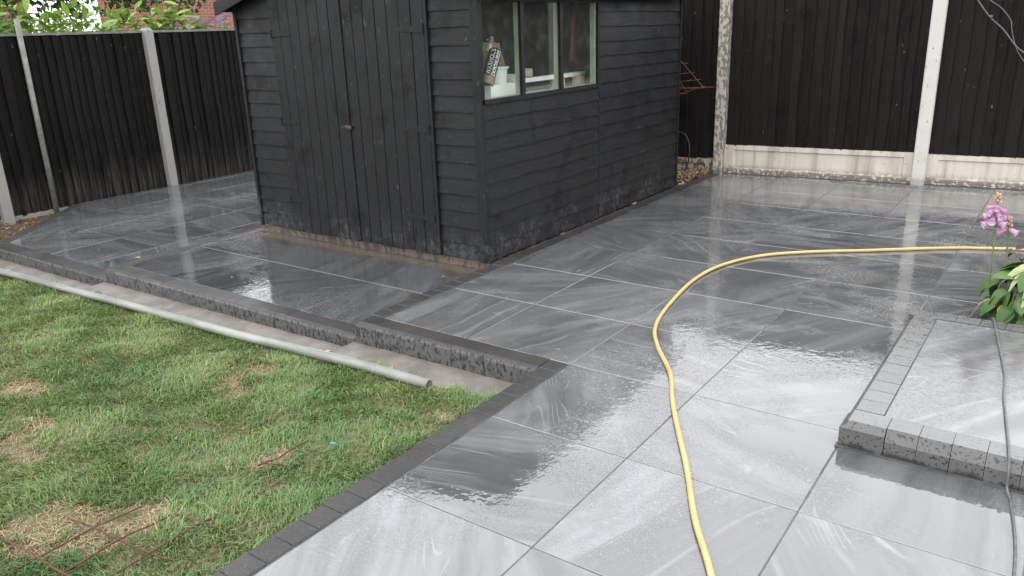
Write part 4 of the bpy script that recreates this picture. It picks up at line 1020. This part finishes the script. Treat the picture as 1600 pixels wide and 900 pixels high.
# leaf litter between shed and fence, on the soil bed
n = 1500
P = np.concatenate([np.stack([rng.uniform(-3.3, -3.06, n//2), rng.uniform(7.0, 7.72, n//2), rng.uniform(-.02, .05, n//2)], 1), np.stack([rng.uniform(-8.9, -7.3, n-n//2), rng.uniform(2.6, 4.2, n-n//2), rng.uniform(-.235, -.215, n-n//2)], 1)])
kp = np.array([(p[0] > -5) or ((Vector((p[0], p[1]))-DA).dot(dn) > .12) for p in P]); P = P[kp]
cc = colvar(len(P), (.20, .13, .075), .6)
tag(leaf_cloud('leaf_litter', P, rng.normal(size=(len(P), 3))*np.array([1, 1, .25]), .035, .022, cc, T_LITTER, None), 'brown dead leaves and twigs littering the soil', kind='stuff')
o_ = bpy.data.objects.get('leaf_litter'); o_['category'] = 'leaf litter'

# ================================================================== GRASS
patches = [(-2.585, .985, .20, .13), (-2.70, .87, .12, .08), (-2.44, 1.13, .12, .09), (-2.37, 1.63, .07, .09), (-3.22, 2.05, .05, .11), (-3.10, 1.99, .06, .06), (-3.20, 2.2, .09, .05), (-2.03, 2.25, .08, .035), (-4.12, 1.46, .15, .08), (-3.36, 1.15, .1, .05), (-3.53, 1.15, .14, .07), (-3.6, 1.30, .1, .05), (-3.0, 2.32, .05, .02)]
def n2(x, y, s, ph): return np.sin(x*s+ph+1.7*np.sin(y*s*.7+ph*2))*np.sin(y*s*1.1-ph+1.3*np.sin(x*s*.8))
M0 = 330000
x = rng.uniform(-7.6, -1.863, M0); y = rng.uniform(.2, 2.60, M0)
left = -2.5-(y-.7)*2.44-.55
edge = 2.48+.02*np.sin(x*9)+.025*np.sin(x*23+1)
tuft = n2(x, y, 14, .3)
ok = (x > left) & ((x+1.86)*.56+1.06-.35 < y+0*(x)) | ((x > left) & (y > .45))
ok &= (y < edge+rng.normal(0, .02, M0))
dead = np.zeros(M0)
for (px, py, rx, ry) in patches:
    d2 = ((x-px)/rx)**2+((y-py)/ry)**2+.9*n2(x, y, 26, px)+.5*n2(x, y, 61, py)
    dead = np.maximum(dead, np.clip(1.35-d2, 0, 1))
yel = np.clip(.34+.5*n2(x, y, 3.1, 1.2)+.35*(np.clip((-x-2.2)/1.6, 0, 1))+.2*n2(x, y, 8, .4), 0, 1)
ok &= rng.random(M0) > dead*.42
ok &= rng.random(M0) < .78+.22*tuft
x, y, dead, yel, tuft = x[ok], y[ok], dead[ok], yel[ok], tuft[ok]; n = len(x)
z = lawn_z(x)+.006*np.sin(x*7+y*3)+.005*np.sin(y*9-x*4)
near = np.exp(-((x+1.86)/.12)**2)
Lh = rng.uniform(.016, .040, n)*(1+.35*tuft)*(1+.25*near)*(1-.5*dead)
Lh *= np.where(rng.random(n) < .06, 1.5, 1.0)
swirl = 2.2*n2(x, y, 5, 2.0)+rng.normal(0, 1.1, n)
lean = np.abs(rng.normal(.75, .35, n))+1.1*dead
dx, dy = np.cos(swirl), np.sin(swirl)
w = rng.uniform(.0011, .0022, n)
sx, sy = -dy*w, dx*w
base = np.stack([x, y, z-.004], 1)
mid = base+np.stack([dx*lean*Lh*.35, dy*lean*Lh*.35, Lh*.62], 1)
tipz = Lh*np.clip(1.05-.38*lean, .25, 1)
tip = base+np.stack([dx*lean*Lh*1.05, dy*lean*Lh*1.05, tipz], 1)
sd_ = np.stack([sx, sy, np.zeros(n)], 1)
V = np.stack([base-sd_, base+sd_, mid-sd_*.9, mid+sd_*.9, tip], 1).reshape(-1, 3)
b = (np.arange(n)*5)[:, None]
F = np.concatenate([b+np.array([[0, 1, 3]]), b+np.array([[0, 3, 2]]), b+np.array([[2, 3, 4]])])
green = np.array([.080, .160, .044]); lime = np.array([.185, .240, .075]); straw = np.array([.30, .23, .12])
yy_ = yel[:, None]*rng.uniform(.3, 1.1, (n, 1))
C = green*(1-yy_)+lime*yy_
stf = ((rng.random(n) < .02+.04*yel) | (rng.random(n) < dead*1.3))[:, None]
C = np.where(stf, straw, C)*rng.uniform(.65, 1.35, (n, 1))*rng.uniform(.92, 1.08, (n, 3))
gr = big_mesh('grass', V, F, np.repeat(C, 5, 0), T_GRASS)
tag(gr, 'short patchy green lawn grass with yellowed worn spots', 'grass', kind='stuff')
